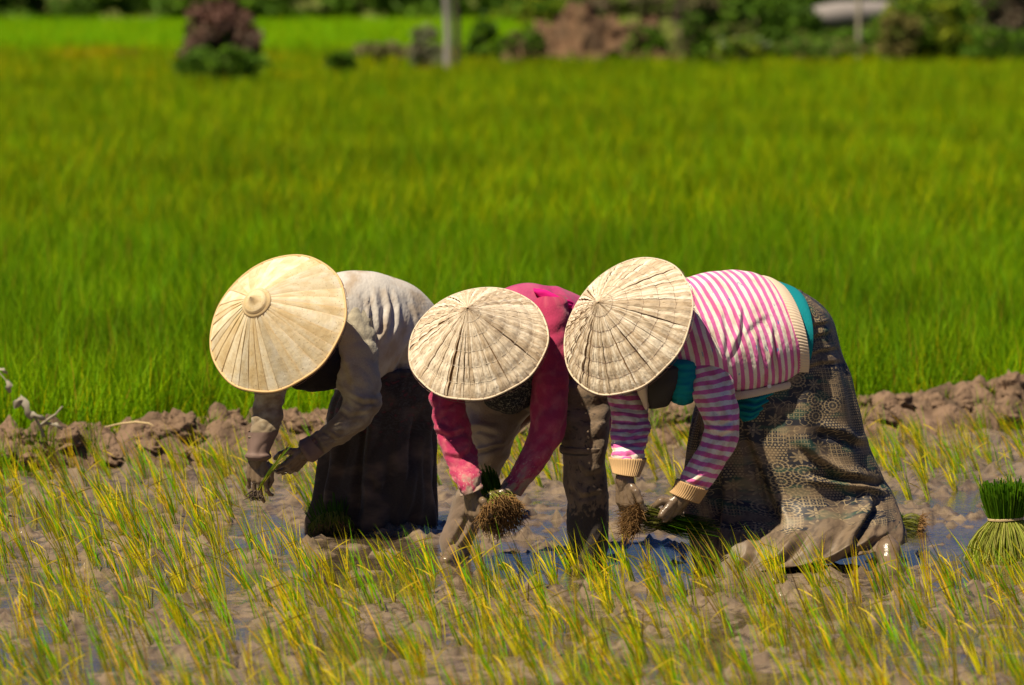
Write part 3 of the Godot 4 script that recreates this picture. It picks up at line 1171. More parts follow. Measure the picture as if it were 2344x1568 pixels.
func skeleton(d: Dictionary) -> Array:
	var b := []
	var head: Vector3 = d.head
	var up: Vector3 = d.up
	var face: Vector3 = d.face
	b.append([head + up * 0.035, head - up * 0.03, 0.085, 0.078])            # skull
	b.append([head - up * 0.02 + face * 0.03, head - up * 0.085 + face * 0.045, 0.062, 0.040])      # jaw
	b.append([head + face * 0.088 + up * 0.0, head + face * 0.105 - up * 0.03, 0.010, 0.016])      # nose
	b.append([head + face * 0.083 - up * 0.062, head + face * 0.085 - up * 0.066, 0.014, 0.014])      # lips
	var ear := up.cross(face).normalized()
	for s in [-1.0, 1.0]:
		b.append([head + ear * s * 0.080 + up * 0.01, head + ear * s * 0.082 - up * 0.03, 0.014, 0.010])
		b.append([head + face * 0.078 + ear * s * 0.033 + up * 0.012, head + face * 0.078 + ear * s * 0.030 + up * 0.012, 0.013, 0.013])
	b.append([head - up * 0.05, d.neck, 0.055, 0.058])
	b.append([d.neck, d.chest, 0.06, 0.095])
	b.append([d.chest, d.pelvis, 0.095, 0.095])
	for s in 2:
		var a: Array = d.arms[s]
		b.append([d.chest.lerp(d.neck, 0.5), a[0], 0.05, 0.034])
		b.append([a[0], a[1], 0.034, 0.028])
		b.append([a[1], a[2], 0.029, 0.0235])
		b.append([a[2], a[2] + a[3] * 0.045, 0.0235, 0.019])
		var l: Array = d.legs[s]
		b.append([d.pelvis, l[0], 0.085, 0.058])
		b.append([l[0], l[1], 0.058, 0.044])
		b.append([l[1], l[1].lerp(l[2], 0.35), 0.044, 0.046])
		b.append([l[1].lerp(l[2], 0.35), l[2], 0.046, 0.033])
		b.append([l[2], l[2] + Vector3(0, -0.05, 0), 0.033, 0.038])
		b.append([l[2] + Vector3(0, -0.055, 0), l[2] + l[3] * 0.15 + Vector3(0, -0.075, 0), 0.036, 0.024])
	return b

func wrinkle(seed_: float, across: float, amp: float) -> Callable:      # folds that run round a sleeve
	return func(th: float, v: float, len_: float) -> float:
		var n := nz.get_noise_3d(cos(th) * 0.5 + seed_, sin(th) * 0.5, v * len_ * across)
		var m := nz.get_noise_3d(cos(th) * 1.1 + seed_ + 5.0, sin(th) * 1.1, v * len_ * across * 2.3)
		return amp * (absf(n) * 2.2 - 0.7 + absf(m) * 0.7)

func drape(seed_: float, folds: float, amp: float, from := 0.0) -> Callable:      # folds that hang down a skirt
	return func(th: float, v: float, len_: float) -> float:
		var n := nz.get_noise_3d(cos(th) * folds + seed_, sin(th) * folds, v * 1.2)
		var m := nz.get_noise_3d(cos(th) * folds * 2.1, sin(th) * folds * 2.1 + seed_, v * 2.5)
		var k := nz.get_noise_3d(cos(th) * 3.0, v * len_ * 9.0, sin(th) * 3.0 + seed_)
		return amp * (from + (1.0 - from) * v) * (n * 1.2 + m * 0.5) + k * 0.0025

func wear(person: Node3D, called: String, keys: Array, nl: int, nr_: int, material: String, o := {}) -> MeshInstance3D:
	return part(person, called, loft(keys, nl, nr_, o), M[material])

func rib(n: float, amp: float) -> Callable:
	return func(th: float, v: float, len_: float) -> float:
		return amp * sin(th * n)

func V(a: float, b: float) -> Vector2:
	return Vector2(a, b)

func person_a() -> void:
	zoff = 0.0
	var p := thing("person", Vector3(-0.45, 0, -1.0), "stooping person in a muddy grey sweatshirt, dark skirt and smooth pale hat", "person")
	var axis := Vector3(-0.42, 0.49, 0.77).normalized()
	var hc := W(637, 741, -0.50)
	hat(p, hc, axis, 0.272, 0.205, 0)
	var near := [W(800, 775, -0.74), W(832, 925, -0.64), W(702, 1032, -0.55), Vector3(-0.8, -0.6, 0)]
	var far := [W(668, 790, -0.66), W(618, 900, -0.53), W(589, 1046, -0.455), Vector3(-0.05, -1, 0)]
	var sk := skeleton({"head": hc + axis * 0.015, "up": axis, "face": Vector3(-0.5, -0.85, 0.25).normalized(), "neck": W(728, 745, -0.72), "chest": W(810, 740, -0.86), "pelvis": W(930, 840, -1.03),
		"arms": [near, far], "legs": [[W(930, 890, -1.0), W(880, 1060, -0.98), W(850, 1190, -0.98), Vector3(-0.3, 0, 1)], [W(870, 890, -1.03), W(800, 1060, -1.02), W(770, 1190, -1.15), Vector3(-0.3, 0, 1)]]})
	var h1 := hand(near[2], Vector3(-0.66, -0.74, 0.10), Vector3(0.55, -0.45, 0.75), 1.0, [0.62, 0.70, 0.78, 0.85], [Vector3(0.55, 0.8, -0.3), Vector3(0.9, 0.15, -0.45), Vector3(0.85, -0.3, -0.5)], 1.0)
	var h2 := hand(far[2], Vector3(-0.04, -1.0, 0.12), Vector3(-0.25, 0.1, 1.0), -1.0, [0.55, 0.42, 0.5, 0.62], [Vector3(0.7, 0.65, -0.2), Vector3(0.95, 0.0, -0.4), Vector3(0.85, -0.4, -0.4)], 1.0)
	body(p, sk, [h1, h2], [[near[2] + Vector3(-0.06, -0.06, 0), 0.15], [far[2] + Vector3(0, -0.08, 0), 0.15], [W(850, 1200, -0.95), 0.3], [W(770, 1200, -1.1), 0.3]])
	wear(p, "skirt", [[800, 850, 1000, 845, -1.0, 0.15], [770, 895, 992, 898, -1.0, 0.17], [754, 957, 989, 960, -1.0, 0.18], [739, 1032, 991, 1030, -1.0, 0.19], [720, 1131, 993, 1130, -1.0, 0.21], [706, 1180, 994, 1178, -1.0, 0.22], [704, 1216, 994, 1196, -1.0, 0.22]],
		70, 150, "dark_skirt", {"disp": drape(3.0, 2.2, 0.030, 0.3), "tuck1": 0.03, "cap0": 0.02, "creases": [
		[[V(838, 890), V(832, 1000), V(822, 1100), V(820, 1200)], 9.0, 0.030], [[V(960, 930), V(945, 1040), V(925, 1120), V(915, 1200)], 7.0, 0.014], [[V(880, 960), V(835, 1080), V(870, 1130), V(895, 1090)], 7.0, 0.012], [[V(975, 900), V(955, 1010), V(950, 1190)], 6.0, 0.012], [[V(775, 930), V(755, 1050), V(735, 1180)], 7.0, 0.014]]})
	wear(p, "sweatshirt", [[680, 660, 690, 850, -0.74, 0.13, 0.1], [765, 629, 735, 884, -0.78, 0.19, 0.12], [845, 621, 800, 889, -0.84, 0.20, 0.15], [905, 635, 850, 891, -0.90, 0.20, 0.15], [962, 666, 868, 891, -0.96, 0.20, 0.1], [1003, 715, 872, 890, -1.0, 0.19, 0.1], [1016, 800, 870, 889, -1.02, 0.19, 0.05], [1010, 893, 869, 891, -1.02, 0.185, 0.0], [1006, 899, 870, 893, -1.02, 0.182, 0.0]],
		110, 130, "grey_cloth", {"disp": wrinkle(2.0, 2.4, 0.006), "cap0": 0.03, "tuck1": 0.02, "creases": [
		[[V(842, 655), V(852, 705), V(856, 760), V(846, 800)], 5.0, 0.013], [[V(868, 650), V(882, 700), V(872, 752), V(850, 790)], 5.0, 0.012], [[V(888, 655), V(902, 700), V(900, 740), V(880, 790)], 5.0, 0.011], [[V(830, 660), V(838, 700), V(832, 745)], 4.0, 0.009],
		[[V(900, 880), V(915, 830), V(935, 790), V(960, 770)], 6.0, 0.010], [[V(925, 655), V(945, 720), V(955, 800), V(962, 870)], 4.0, 0.006]], "dz": -0.07})
	wear(p, "hem_band", [[1012, 880, 868, 879, -1.02, 0.189], [1009, 890, 867, 889, -1.02, 0.190], [1007, 898, 869, 896, -1.02, 0.188]], 8, 90, "grey_cloth", {"tuck0": 0.004, "tuck1": 0.01, "disp": wrinkle(2.0, 5.0, 0.004), "dz": -0.07})
	wear(p, "sleeve", [[757, 715, 838, 700, -0.70, 0.075], [746, 770, 858, 762, -0.66, 0.085], [750, 830, 866, 828, -0.62, 0.080], [766, 880, 871, 885, -0.59, 0.074], [786, 913, 870, 930, -0.565, 0.066], [770, 948, 842, 972, -0.55, 0.060], [742, 975, 800, 1003, -0.53, 0.054], [716, 992, 762, 1024, -0.515, 0.048], [693, 1010, 722, 1050, -0.505, 0.044]],
		120, 80, "grey_sleeve", {"disp": wrinkle(7.0, 9.0, 0.006), "cap0": 0.03, "tuck1": 0.03, "creases": [[[V(795, 905), V(830, 925), V(870, 922)], 5.0, 0.009], [[V(770, 935), V(800, 955), V(850, 945)], 5.0, 0.008], [[V(765, 800), V(790, 850), V(800, 900)], 7.0, 0.008], [[V(735, 985), V(760, 1000), V(772, 1012)], 4.0, 0.006], [[V(712, 992), V(727, 1014), V(742, 1034)], 4.0, 0.006]], "dz": -0.07})
	wear(p, "sleeve", [[596, 800, 668, 800, -0.82, 0.065], [588, 850, 660, 850, -0.78, 0.060], [584, 896, 652, 898, -0.75, 0.055], [579, 940, 646, 940, -0.72, 0.052], [574, 984, 639, 979, -0.69, 0.048], [570, 1000, 633, 998, -0.685, 0.046]],
		70, 70, "grey_sleeve", {"dz": 0.22, "disp": wrinkle(17.0, 13.0, 0.007), "cap0": 0.03, "tuck1": 0.02})
	wear(p, "cuff", [[567, 988, 638, 986, -0.685, 0.052], [567, 1015, 625, 1013, -0.675, 0.043], [565, 1034, 617, 1034, -0.67, 0.040], [562, 1039, 620, 1042, -0.665, 0.044], [561, 1045, 620, 1048, -0.665, 0.044], [565, 1050, 615, 1052, -0.665, 0.038]], 30, 60, "muddy_cuff", {"dz": 0.22, "tuck1": 0.02, "disp": wrinkle(4.0, 8.0, 0.003)})
	wear(p, "cuff", [[706, 998, 742, 1036, -0.51, 0.047], [694, 1006, 727, 1050, -0.505, 0.046], [686, 1010, 717, 1055, -0.50, 0.046], [684, 1016, 708, 1054, -0.50, 0.040]], 20, 60, "muddy_cuff", {"tuck1": 0.02, "disp": wrinkle(6.0, 10.0, 0.003), "dz": -0.05})
	wear(p, "hood", [[610, 800, 680, 720, -0.62, 0.09], [650, 862, 735, 740, -0.64, 0.11], [678, 888, 770, 780, -0.66, 0.12], [708, 893, 790, 820, -0.70, 0.12], [760, 888, 800, 840, -0.74, 0.10]], 40, 50, "black_cloth", {"cap0": 0.02, "cap1": 0.02, "disp": wrinkle(9.0, 8.0, 0.006)})
	var tie := MB.new()
	var q := PackedVector3Array([W(640, 880, -0.57), W(628, 905, -0.57), W(612, 930, -0.58), W(598, 945, -0.60), W(592, 948, -0.60)])
	tube(tie, q, PackedFloat32Array([0.003, 0.005, 0.005, 0.003, 0.001]), 5)
	part(p, "chin_strap", tie, M.muddy_cuff)

func person_b() -> void:
	zoff = 0.1
	var p := thing("person", Vector3(0.15, 0, 0.2), "stooping person in a faded pink shirt and muddy brown trousers", "person")
	var axis := Vector3(-0.18, 0.66, 0.72).normalized()
	var hc := W(1095, 787, 0.38)
	hat(p, hc, axis, 0.242, 0.200, 1)
	var near := [W(1258, 775, 0.15), W(1254, 950, 0.285), W(1166, 1120, 0.37), Vector3(-0.45, -0.9, 0)]
	var far := [W(1030, 820, 0.17), W(1034, 975, 0.262), W(1080, 1122, 0.42), Vector3(0.3, -0.95, 0)]
	var sk := skeleton({"head": hc + axis * 0.015, "up": axis, "face": Vector3(-0.25, -0.8, 0.5).normalized(), "neck": W(1140, 770, 0.24), "chest": W(1205, 790, 0.16), "pelvis": W(1320, 850, 0.04),
		"arms": [near, far], "legs": [[W(1335, 930, 0.12), W(1338, 1060, 0.20), W(1338, 1260, 0.22), Vector3(-0.3, 0, 1)], [W(1190, 930, -0.05), W(1118, 1030, 0.05), W(1050, 1225, -0.05), Vector3(-0.3, 0, 1)]]})
	var h1 := hand(near[2], Vector3(-0.35, -0.85, 0.25), Vector3(0.75, 0.0, 0.65), 1.0, [0.75, 0.80, 0.85, 0.9], [Vector3(0.6, 0.7, -0.4), Vector3(0.9, 0.0, -0.5), Vector3(0.8, -0.5, -0.5)], 1.0)
	var h2 := hand(far[2], Vector3(0.06, -1.0, 0.2), Vector3(-0.7, 0.0, 0.75), -1.0, [0.5, 0.62, 0.7, 0.75], [Vector3(0.55, 0.8, 0.2), Vector3(0.9, 0.3, -0.3), Vector3(0.9, 0.0, -0.5)], 1.0)
	body(p, sk, [h1, h2], [[near[2] + Vector3(-0.04, -0.06, 0), 0.15], [far[2] + Vector3(0, -0.08, 0), 0.15], [W(1338, 1280, 0.22), 0.3], [W(1050, 1250, -0.05), 0.3]])
	wear(p, "trousers", [[1180, 880, 1405, 880, 0.08, 0.15], [1190, 930, 1400, 930, 0.10, 0.15], [1272, 975, 1393, 968, 0.16, 0.13], [1287, 1010, 1388, 1010, 0.20, 0.11], [1291, 1060, 1386, 1060, 0.22, 0.095], [1295, 1110, 1392, 1113, 0.22, 0.09], [1299, 1165, 1395, 1158, 0.22, 0.09], [1299, 1225, 1391, 1230, 0.22, 0.088], [1297, 1315, 1380, 1312, 0.22, 0.085]],
		100, 90, "muddy_trousers", {"disp": wrinkle(21.0, 6.0, 0.006), "cap0": 0.03, "creases": [[[V(1300, 1110), V(1330, 1140), V(1385, 1130)], 6.0, 0.010], [[V(1310, 1060), V(1340, 1090), V(1390, 1080)], 6.0, 0.008]]})
	wear(p, "rolled_cuff", [[1284, 1020, 1389, 1022, 0.20, 0.116], [1282, 1028, 1388, 1030, 0.20, 0.118], [1285, 1036, 1387, 1037, 0.20, 0.115]], 10, 70, "muddy_trousers", {"tuck0": 0.008, "tuck1": 0.01, "disp": wrinkle(3.0, 8.0, 0.004)})
	wear(p, "trouser_leg", [[1060, 900, 1250, 890, 0.02, 0.12], [1066, 945, 1222, 930, 0.03, 0.11], [1068, 975, 1198, 965, 0.05, 0.10], [1078, 1010, 1176, 1008, 0.06, 0.09], [1086, 1040, 1163, 1042, 0.06, 0.085], [1080, 1080, 1146, 1074, 0.03, 0.075], [1056, 1110, 1134, 1118, 0.0, 0.07], [1038, 1140, 1112, 1160, -0.02, 0.075], [1024, 1185, 1098, 1195, -0.04, 0.08], [1012, 1230, 1088, 1222, -0.06, 0.08], [1017, 1268, 1078, 1246, -0.06, 0.06]],
		110, 90, "khaki_trousers", {"disp": wrinkle(31.0, 6.0, 0.006), "cap0": 0.03, "tuck1": 0.05, "creases": [[[V(1072, 990), V(1100, 985), V(1150, 1000)], 6.0, 0.008], [[V(1080, 1038), V(1115, 1032), V(1160, 1018)], 4.0, 0.014], [[V(1085, 1060), V(1110, 1085), V(1140, 1080)], 6.0, 0.012], [[V(1085, 1150), V(1065, 1200), V(1030, 1262)], 6.0, 0.016]]})
	wear(p, "shirt", [[1090, 700, 1060, 890, 0.22, 0.12, 0.1], [1150, 668, 1150, 915, 0.18, 0.17, 0.1], [1210, 651, 1225, 935, 0.13, 0.18, 0.12], [1262, 654, 1290, 950, 0.09, 0.18, 0.12], [1318, 672, 1320, 966, 0.05, 0.18, 0.1], [1368, 706, 1345, 976, 0.03, 0.18, 0.08], [1402, 790, 1350, 980, 0.02, 0.18, 0.0], [1406, 900, 1345, 978, 0.02, 0.18, 0.0], [1400, 972, 1300, 972, 0.02, 0.18, 0.0], [1398, 984, 1290, 958, 0.03, 0.178, 0.0]],
		110, 120, "pink_cloth", {"disp": wrinkle(41.0, 2.6, 0.006), "cap0": 0.03, "tuck1": 0.02, "creases": [[[V(1225, 655), V(1262, 700), V(1290, 760), V(1300, 830)], 6.0, 0.012], [[V(1250, 654), V(1300, 700), V(1330, 760)], 6.0, 0.010], [[V(1300, 900), V(1330, 940), V(1380, 950)], 6.0, 0.010]], "dz": -0.1})
	wear(p, "sleeve", [[1205, 700, 1300, 690, 0.20, 0.09], [1205, 770, 1306, 770, 0.27, 0.085], [1210, 860, 1302, 866, 0.34, 0.075], [1216, 930, 1299, 930, 0.38, 0.068], [1213, 985, 1291, 990, 0.41, 0.062], [1194, 1035, 1265, 1040, 0.43, 0.056], [1168, 1080, 1226, 1092, 0.45, 0.050], [1146, 1110, 1190, 1133, 0.46, 0.044]],
		110, 80, "pink_sleeve", {"disp": wrinkle(51.0, 8.0, 0.0055), "cap0": 0.04, "tuck1": 0.03, "dz": -0.1})
	wear(p, "sleeve", [[990, 810, 1078, 820, 0.14, 0.07], [986, 865, 1072, 875, 0.18, 0.065], [988, 915, 1066, 920, 0.21, 0.06], [993, 960, 1070, 957, 0.24, 0.056], [1001, 1003, 1078, 1000, 0.27, 0.052], [1021, 1058, 1092, 1043, 0.31, 0.048], [1040, 1098, 1100, 1082, 0.38, 0.044], [1056, 1134, 1103, 1116, 0.41, 0.040]],
		110, 80, "pink_sleeve", {"disp": wrinkle(61.0, 12.0, 0.0065), "cap0": 0.03, "tuck1": 0.03, "creases": [[[V(990, 985), V(1030, 1000), V(1080, 985)], 5.0, 0.009], [[V(1010, 1040), V(1050, 1050), V(1090, 1025)], 5.0, 0.008]], "dz": 0.03})
	wear(p, "scarf", [[1100, 830, 1235, 820, 0.22, 0.12], [1098, 880, 1232, 870, 0.26, 0.12], [1108, 915, 1222, 908, 0.27, 0.11], [1128, 934, 1208, 930, 0.27, 0.09], [1150, 942, 1190, 940, 0.27, 0.06]], 50, 60, "printed_scarf", {"disp": wrinkle(71.0, 9.0, 0.007), "cap0": 0.02, "cap1": 0.01, "dz": -0.05})
	wear(p, "collar_flap", [[1222, 660, 1226, 672, 0.225, 0.01], [1245, 664, 1245, 690, 0.225, 0.012], [1275, 676, 1268, 700, 0.225, 0.012], [1300, 686, 1290, 706, 0.21, 0.010], [1312, 693, 1304, 706, 0.20, 0.006]], 24, 24, "magenta_cloth", {"cap0": 0.005, "cap1": 0.005, "disp": wrinkle(5.0, 12.0, 0.003), "dz": -0.1})
	wear(p, "loose_strap", [[1036, 930, 1052, 930, 0.30, 0.004], [1034, 960, 1051, 960, 0.31, 0.004], [1031, 990, 1050, 990, 0.32, 0.004], [1029, 1020, 1046, 1022, 0.33, 0.004]], 20, 16, "pink_sleeve", {"cap0": 0.002, "cap1": 0.002, "dz": 0.0})

func person_c() -> void:
	zoff = 0.2
	var p := thing("person", Vector3(0.95, 0, 0.25), "stooping person in a striped pink and white cardigan and patterned skirt", "person")
	var axis := Vector3(-0.545, 0.47, 0.69).normalized()
	var hc := W(1438, 747, 0.40)
	hat(p, hc, axis, 0.257, 0.193, 2)
	var near := [W(1618, 805, 0.20), W(1650, 980, 0.355), W(1560, 1142, 0.40), Vector3(-0.5, -0.85, 0)]
	var far := [W(1432, 840, 0.12), W(1438, 985, 0.25), W(1430, 1095, 0.42), Vector3(-0.05, -1, 0)]
	var sk := skeleton({"head": hc + axis * 0.015, "up": axis, "face": Vector3(-0.35, -0.9, 0.2).normalized(), "neck": W(1535, 765, 0.26), "chest": W(1630, 755, 0.16), "pelvis": W(1810, 810, 0.02),
		"arms": [near, far], "legs": [[W(1830, 880, 0.08), W(1700, 1090, 0.12), W(1690, 1270, 0.05), Vector3(-0.5, 0, 0.8)], [W(1870, 880, -0.08), W(1930, 1080, -0.02), W(2026, 1228, 0.10), Vector3(-0.2, 0, 1)]]})
	sk.append([W(2022, 1222, 0.09), W(2034, 1262, 0.32), 0.036, 0.036])
	sk.append([W(2034, 1262, 0.32), W(2036, 1312, 0.37), 0.037, 0.038])
	sk.append([W(2036, 1312, 0.38), W(2060, 1326, 0.35), 0.042, 0.034])
	sk.append([W(2036, 1318, 0.38), W(1990, 1338, 0.46), 0.036, 0.028])
	var h1 := hand(near[2], Vector3(-0.55, -0.8, 0.2), Vector3(0.6, -0.2, 0.75), 1.0, [0.7, 0.75, 0.8, 0.85], [Vector3(0.6, 0.7, -0.4), Vector3(0.9, 0.0, -0.5), Vector3(0.8, -0.5, -0.5)], 1.05)
	var h2 := hand(far[2], Vector3(0.0, -1.0, 0.18), Vector3(-0.65, 0.1, 0.75), -1.0, [0.55, 0.62, 0.7, 0.75], [Vector3(0.6, 0.75, 0.25), Vector3(0.9, 0.35, -0.2), Vector3(0.95, 0.1, -0.5)], 1.05)
	body(p, sk, [h1, h2], [[near[2] + Vector3(-0.06, -0.09, 0), 0.15], [far[2] + Vector3(0, -0.12, 0), 0.15], [W(2034, 1300, 0.35), 0.3], [W(1690, 1290, 0.05), 0.3]])
	wear(p, "skirt", [[1800, 672, 1836, 668, 0.0, 0.10], [1740, 692, 1868, 688, 0.0, 0.17], [1700, 732, 1903, 728, 0.0, 0.20], [1660, 800, 1925, 800, 0.0, 0.21], [1625, 868, 1949, 860, 0.0, 0.215], [1595, 930, 1966, 928, 0.0, 0.22], [1578, 1008, 1984, 1008, 0.0, 0.22], [1572, 1072, 2010, 1070, 0.0, 0.22], [1573, 1135, 2042, 1132, 0.0, 0.225], [1577, 1190, 2058, 1184, 0.07, 0.225], [1590, 1250, 2064, 1222, 0.15, 0.225, -0.25], [1606, 1310, 2064, 1246, 0.19, 0.22, -0.4, -0.05]],
		150, 190, "batik", {"disp": drape(13.0, 2.0, 0.020, 0.2), "cap0": 0.01, "tuck1": 0.03, "creases": [
		[[V(1830, 1090), V(1900, 1105), V(1970, 1112), V(2045, 1128)], 7.0, -0.026], [[V(1815, 1010), V(1860, 1055), V(1930, 1095), V(2010, 1108)], 8.0, 0.022], [[V(1860, 985), V(1920, 1000), V(1985, 1030)], 8.0, 0.018], [[V(1835, 765), V(1870, 745), V(1905, 738)], 4.0, 0.009], [[V(1838, 795), V(1870, 772), V(1912, 760)], 4.0, 0.009], [[V(1838, 825), V(1880, 805), V(1925, 800)], 4.0, 0.008], [[V(1830, 850), V(1880, 835), V(1935, 830)], 5.0, 0.007],
		[[V(1935, 1300), V(1965, 1230), V(2000, 1180), V(2010, 1130)], 11.0, 0.028], [[V(1850, 1310), V(1920, 1280), V(2000, 1240), V(2055, 1225)], 7.0, 0.014], [[V(1690, 960), V(1720, 1050), V(1755, 1140), V(1800, 1220)], 10.0, 0.022], [[V(1750, 1310), V(1800, 1280), V(1850, 1220)], 8.0, 0.018], [[V(1640, 1040), V(1650, 1150), V(1640, 1290)], 9.0, 0.020], [[V(1690, 1310), V(1720, 1270), V(1730, 1200)], 7.0, 0.015], [[V(1760, 1312), V(1850, 1300), V(1960, 1262), V(2020, 1240)], 5.0, 0.009]]})
	wear(p, "undershirt", [[1690, 640, 1700, 940, 0.06, 0.19, 0.2], [1745, 640, 1745, 938, 0.05, 0.19, 0.25], [1785, 647, 1800, 905, 0.04, 0.195, 0.25], [1810, 656, 1820, 870, 0.03, 0.196, 0.25], [1824, 668, 1822, 858, 0.03, 0.194, 0.25]], 50, 80, "teal_cloth", {"cap0": 0.02, "tuck1": 0.02, "disp": wrinkle(81.0, 6.0, 0.004), "dz": 0.0})
	wear(p, "undershirt_tail", [[1676, 880, 1800, 870, 0.13, 0.09], [1674, 915, 1785, 905, 0.135, 0.095], [1680, 945, 1760, 932, 0.14, 0.09], [1692, 962, 1738, 950, 0.15, 0.075]], 40, 70, "teal_cloth", {"cap0": 0.02, "cap1": 0.01, "creases": [[[V(1676, 912), V(1730, 924), V(1785, 900)], 4.0, 0.014], [[V(1682, 930), V(1725, 940), V(1770, 918)], 4.0, 0.014], [[V(1690, 946), V(1720, 952), V(1750, 938)], 3.0, 0.010]], "dz": 0.0})
	wear(p, "cardigan", [[1490, 710, 1535, 860, 0.22, 0.10, 0.2], [1528, 660, 1590, 895, 0.17, 0.17, 0.25], [1578, 633, 1660, 911, 0.13, 0.20, 0.28], [1648, 621, 1730, 903, 0.10, 0.21, 0.28], [1705, 618, 1775, 893, 0.07, 0.21, 0.28], [1752, 635, 1806, 886, 0.05, 0.21, 0.28]],
		120, 140, "striped_knit", {"disp": wrinkle(91.0, 2.6, 0.006), "cap0": 0.03, "creases": [[[V(1655, 850), V(1690, 790), V(1730, 745), V(1780, 720)], 6.0, 0.004], [[V(1662, 830), V(1665, 770), V(1655, 700)], 6.0, 0.006], [[V(1680, 800), V(1700, 760), V(1702, 700)], 5.0, 0.008], [[V(1760, 860), V(1775, 800), V(1772, 740)], 5.0, 0.008], [[V(1735, 870), V(1742, 810), V(1735, 760)], 5.0, 0.007]], "dz": 0.0})
	wear(p, "waist_rib", [[1748, 631, 1803, 888, 0.05, 0.214, 0.28], [1762, 635, 1813, 888, 0.045, 0.216, 0.28], [1779, 645, 1824, 886, 0.04, 0.213, 0.28]], 14, 480, "cream_rib", {"tuck0": 0.006, "tuck1": 0.02, "disp": rib(110.0, 0.0011), "dz": 0.0})
	wear(p, "button_band", [[1673, 896, 1676, 917, 0.235, 0.006], [1700, 895, 1704, 913, 0.245, 0.006], [1740, 888, 1744, 905, 0.235, 0.006], [1790, 877, 1794, 893, 0.215, 0.006], [1820, 870, 1822, 887, 0.195, 0.006]], 160, 14, "cream_rib", {"cap0": 0.003, "cap1": 0.003, "disp": func(th, v, l): return 0.0009 * sin(v * 240.0), "dz": 0.0})
	for q in [[1761, 884], [1679, 905]]:
		var mb := MB.new()
		var prof := [[0.0, 0.002], [0.003, 0.002], [0.0055, 0.003], [0.007, 0.0025], [0.0075, 0.0], [0.007, -0.002]]
		for j in 6:
			for k in 17:
				mb.add(W(q[0], q[1], 0.250) + Vector3(cos(TAU * k / 16.0) * prof[j][0], sin(TAU * k / 16.0) * prof[j][0], prof[j][1]))
		mb.rows(0, 17, 6)
		part(p, "button", mb, M.button)
	wear(p, "sleeve", [[1545, 770, 1650, 735, 0.22, 0.085], [1558, 830, 1662, 800, 0.29, 0.082], [1574, 880, 1674, 860, 0.34, 0.074], [1592, 925, 1685, 915, 0.385, 0.066], [1610, 968, 1691, 968, 0.41, 0.062], [1608, 1000, 1684, 1012, 0.425, 0.058], [1590, 1038, 1664, 1054, 0.44, 0.054], [1566, 1078, 1636, 1097, 0.45, 0.050], [1549, 1110, 1608, 1132, 0.455, 0.041]],
		130, 80, "striped_sleeve", {"disp": wrinkle(101.0, 7.0, 0.005), "cap0": 0.04, "tuck1": 0.02, "creases": [[[V(1612, 985), V(1650, 1000), V(1690, 985)], 6.0, 0.010], [[V(1600, 960), V(1640, 975), V(1690, 960)], 5.0, 0.006], [[V(1548, 1105), V(1590, 1110), V(1620, 1090)], 4.0, 0.006]], "dz": -0.06})
	wear(p, "cuff", [[1548, 1097, 1621, 1122, 0.455, 0.053], [1541, 1116, 1608, 1141, 0.456, 0.046], [1533, 1126, 1601, 1151, 0.458, 0.044]], 14, 200, "cuff_rib", {"tuck0": 0.004, "tuck1": 0.03, "disp": rib(44.0, 0.0012), "dz": -0.06})
	wear(p, "sleeve", [[1385, 840, 1478, 850, 0.10, 0.075], [1390, 893, 1474, 902, 0.15, 0.068], [1399, 950, 1484, 955, 0.20, 0.060], [1399, 1010, 1482, 1006, 0.28, 0.054], [1404, 1058, 1470, 1054, 0.34, 0.043]],
		110, 80, "striped_far_sleeve", {"dz": 0.05, "disp": wrinkle(111.0, 15.0, 0.0065), "cap0": 0.03, "tuck1": 0.02})
	wear(p, "cuff", [[1393, 1048, 1480, 1050, 0.335, 0.056], [1398, 1066, 1473, 1069, 0.35, 0.048], [1402, 1081, 1464, 1090, 0.37, 0.043]], 14, 200, "cuff_rib", {"dz": 0.05, "tuck0": 0.004, "tuck1": 0.03, "disp": rib(44.0, 0.0012)})
	wear(p, "collar", [[1455, 862, 1478, 858, 0.34, 0.02], [1458, 890, 1484, 880, 0.35, 0.02], [1466, 915, 1484, 905, 0.34, 0.018], [1478, 938, 1485, 930, 0.33, 0.01]], 30, 30, "cream_rib", {"cap0": 0.01, "cap1": 0.004, "disp": wrinkle(2.0, 9.0, 0.003)})
	wear(p, "cap_peak", [[1470, 850, 1560, 840, 0.30, 0.09], [1476, 890, 1556, 870, 0.31, 0.085], [1480, 920, 1545, 900, 0.31, 0.07], [1486, 934, 1532, 926, 0.30, 0.05]], 40, 50, "cap_cloth", {"cap0": 0.02, "cap1": 0.006, "disp": wrinkle(3.0, 6.0, 0.005)})
	wear(p, "towel", [[1500, 830, 1600, 830, 0.26, 0.10], [1520, 880, 1596, 880, 0.28, 0.09], [1535, 912, 1592, 905, 0.28, 0.07], [1550, 925, 1585, 918, 0.27, 0.05]], 40, 60, "teal_cloth", {"cap0": 0.02, "cap1": 0.01, "disp": wrinkle(13.0, 30.0, 0.006)})
	zoff = 0.0

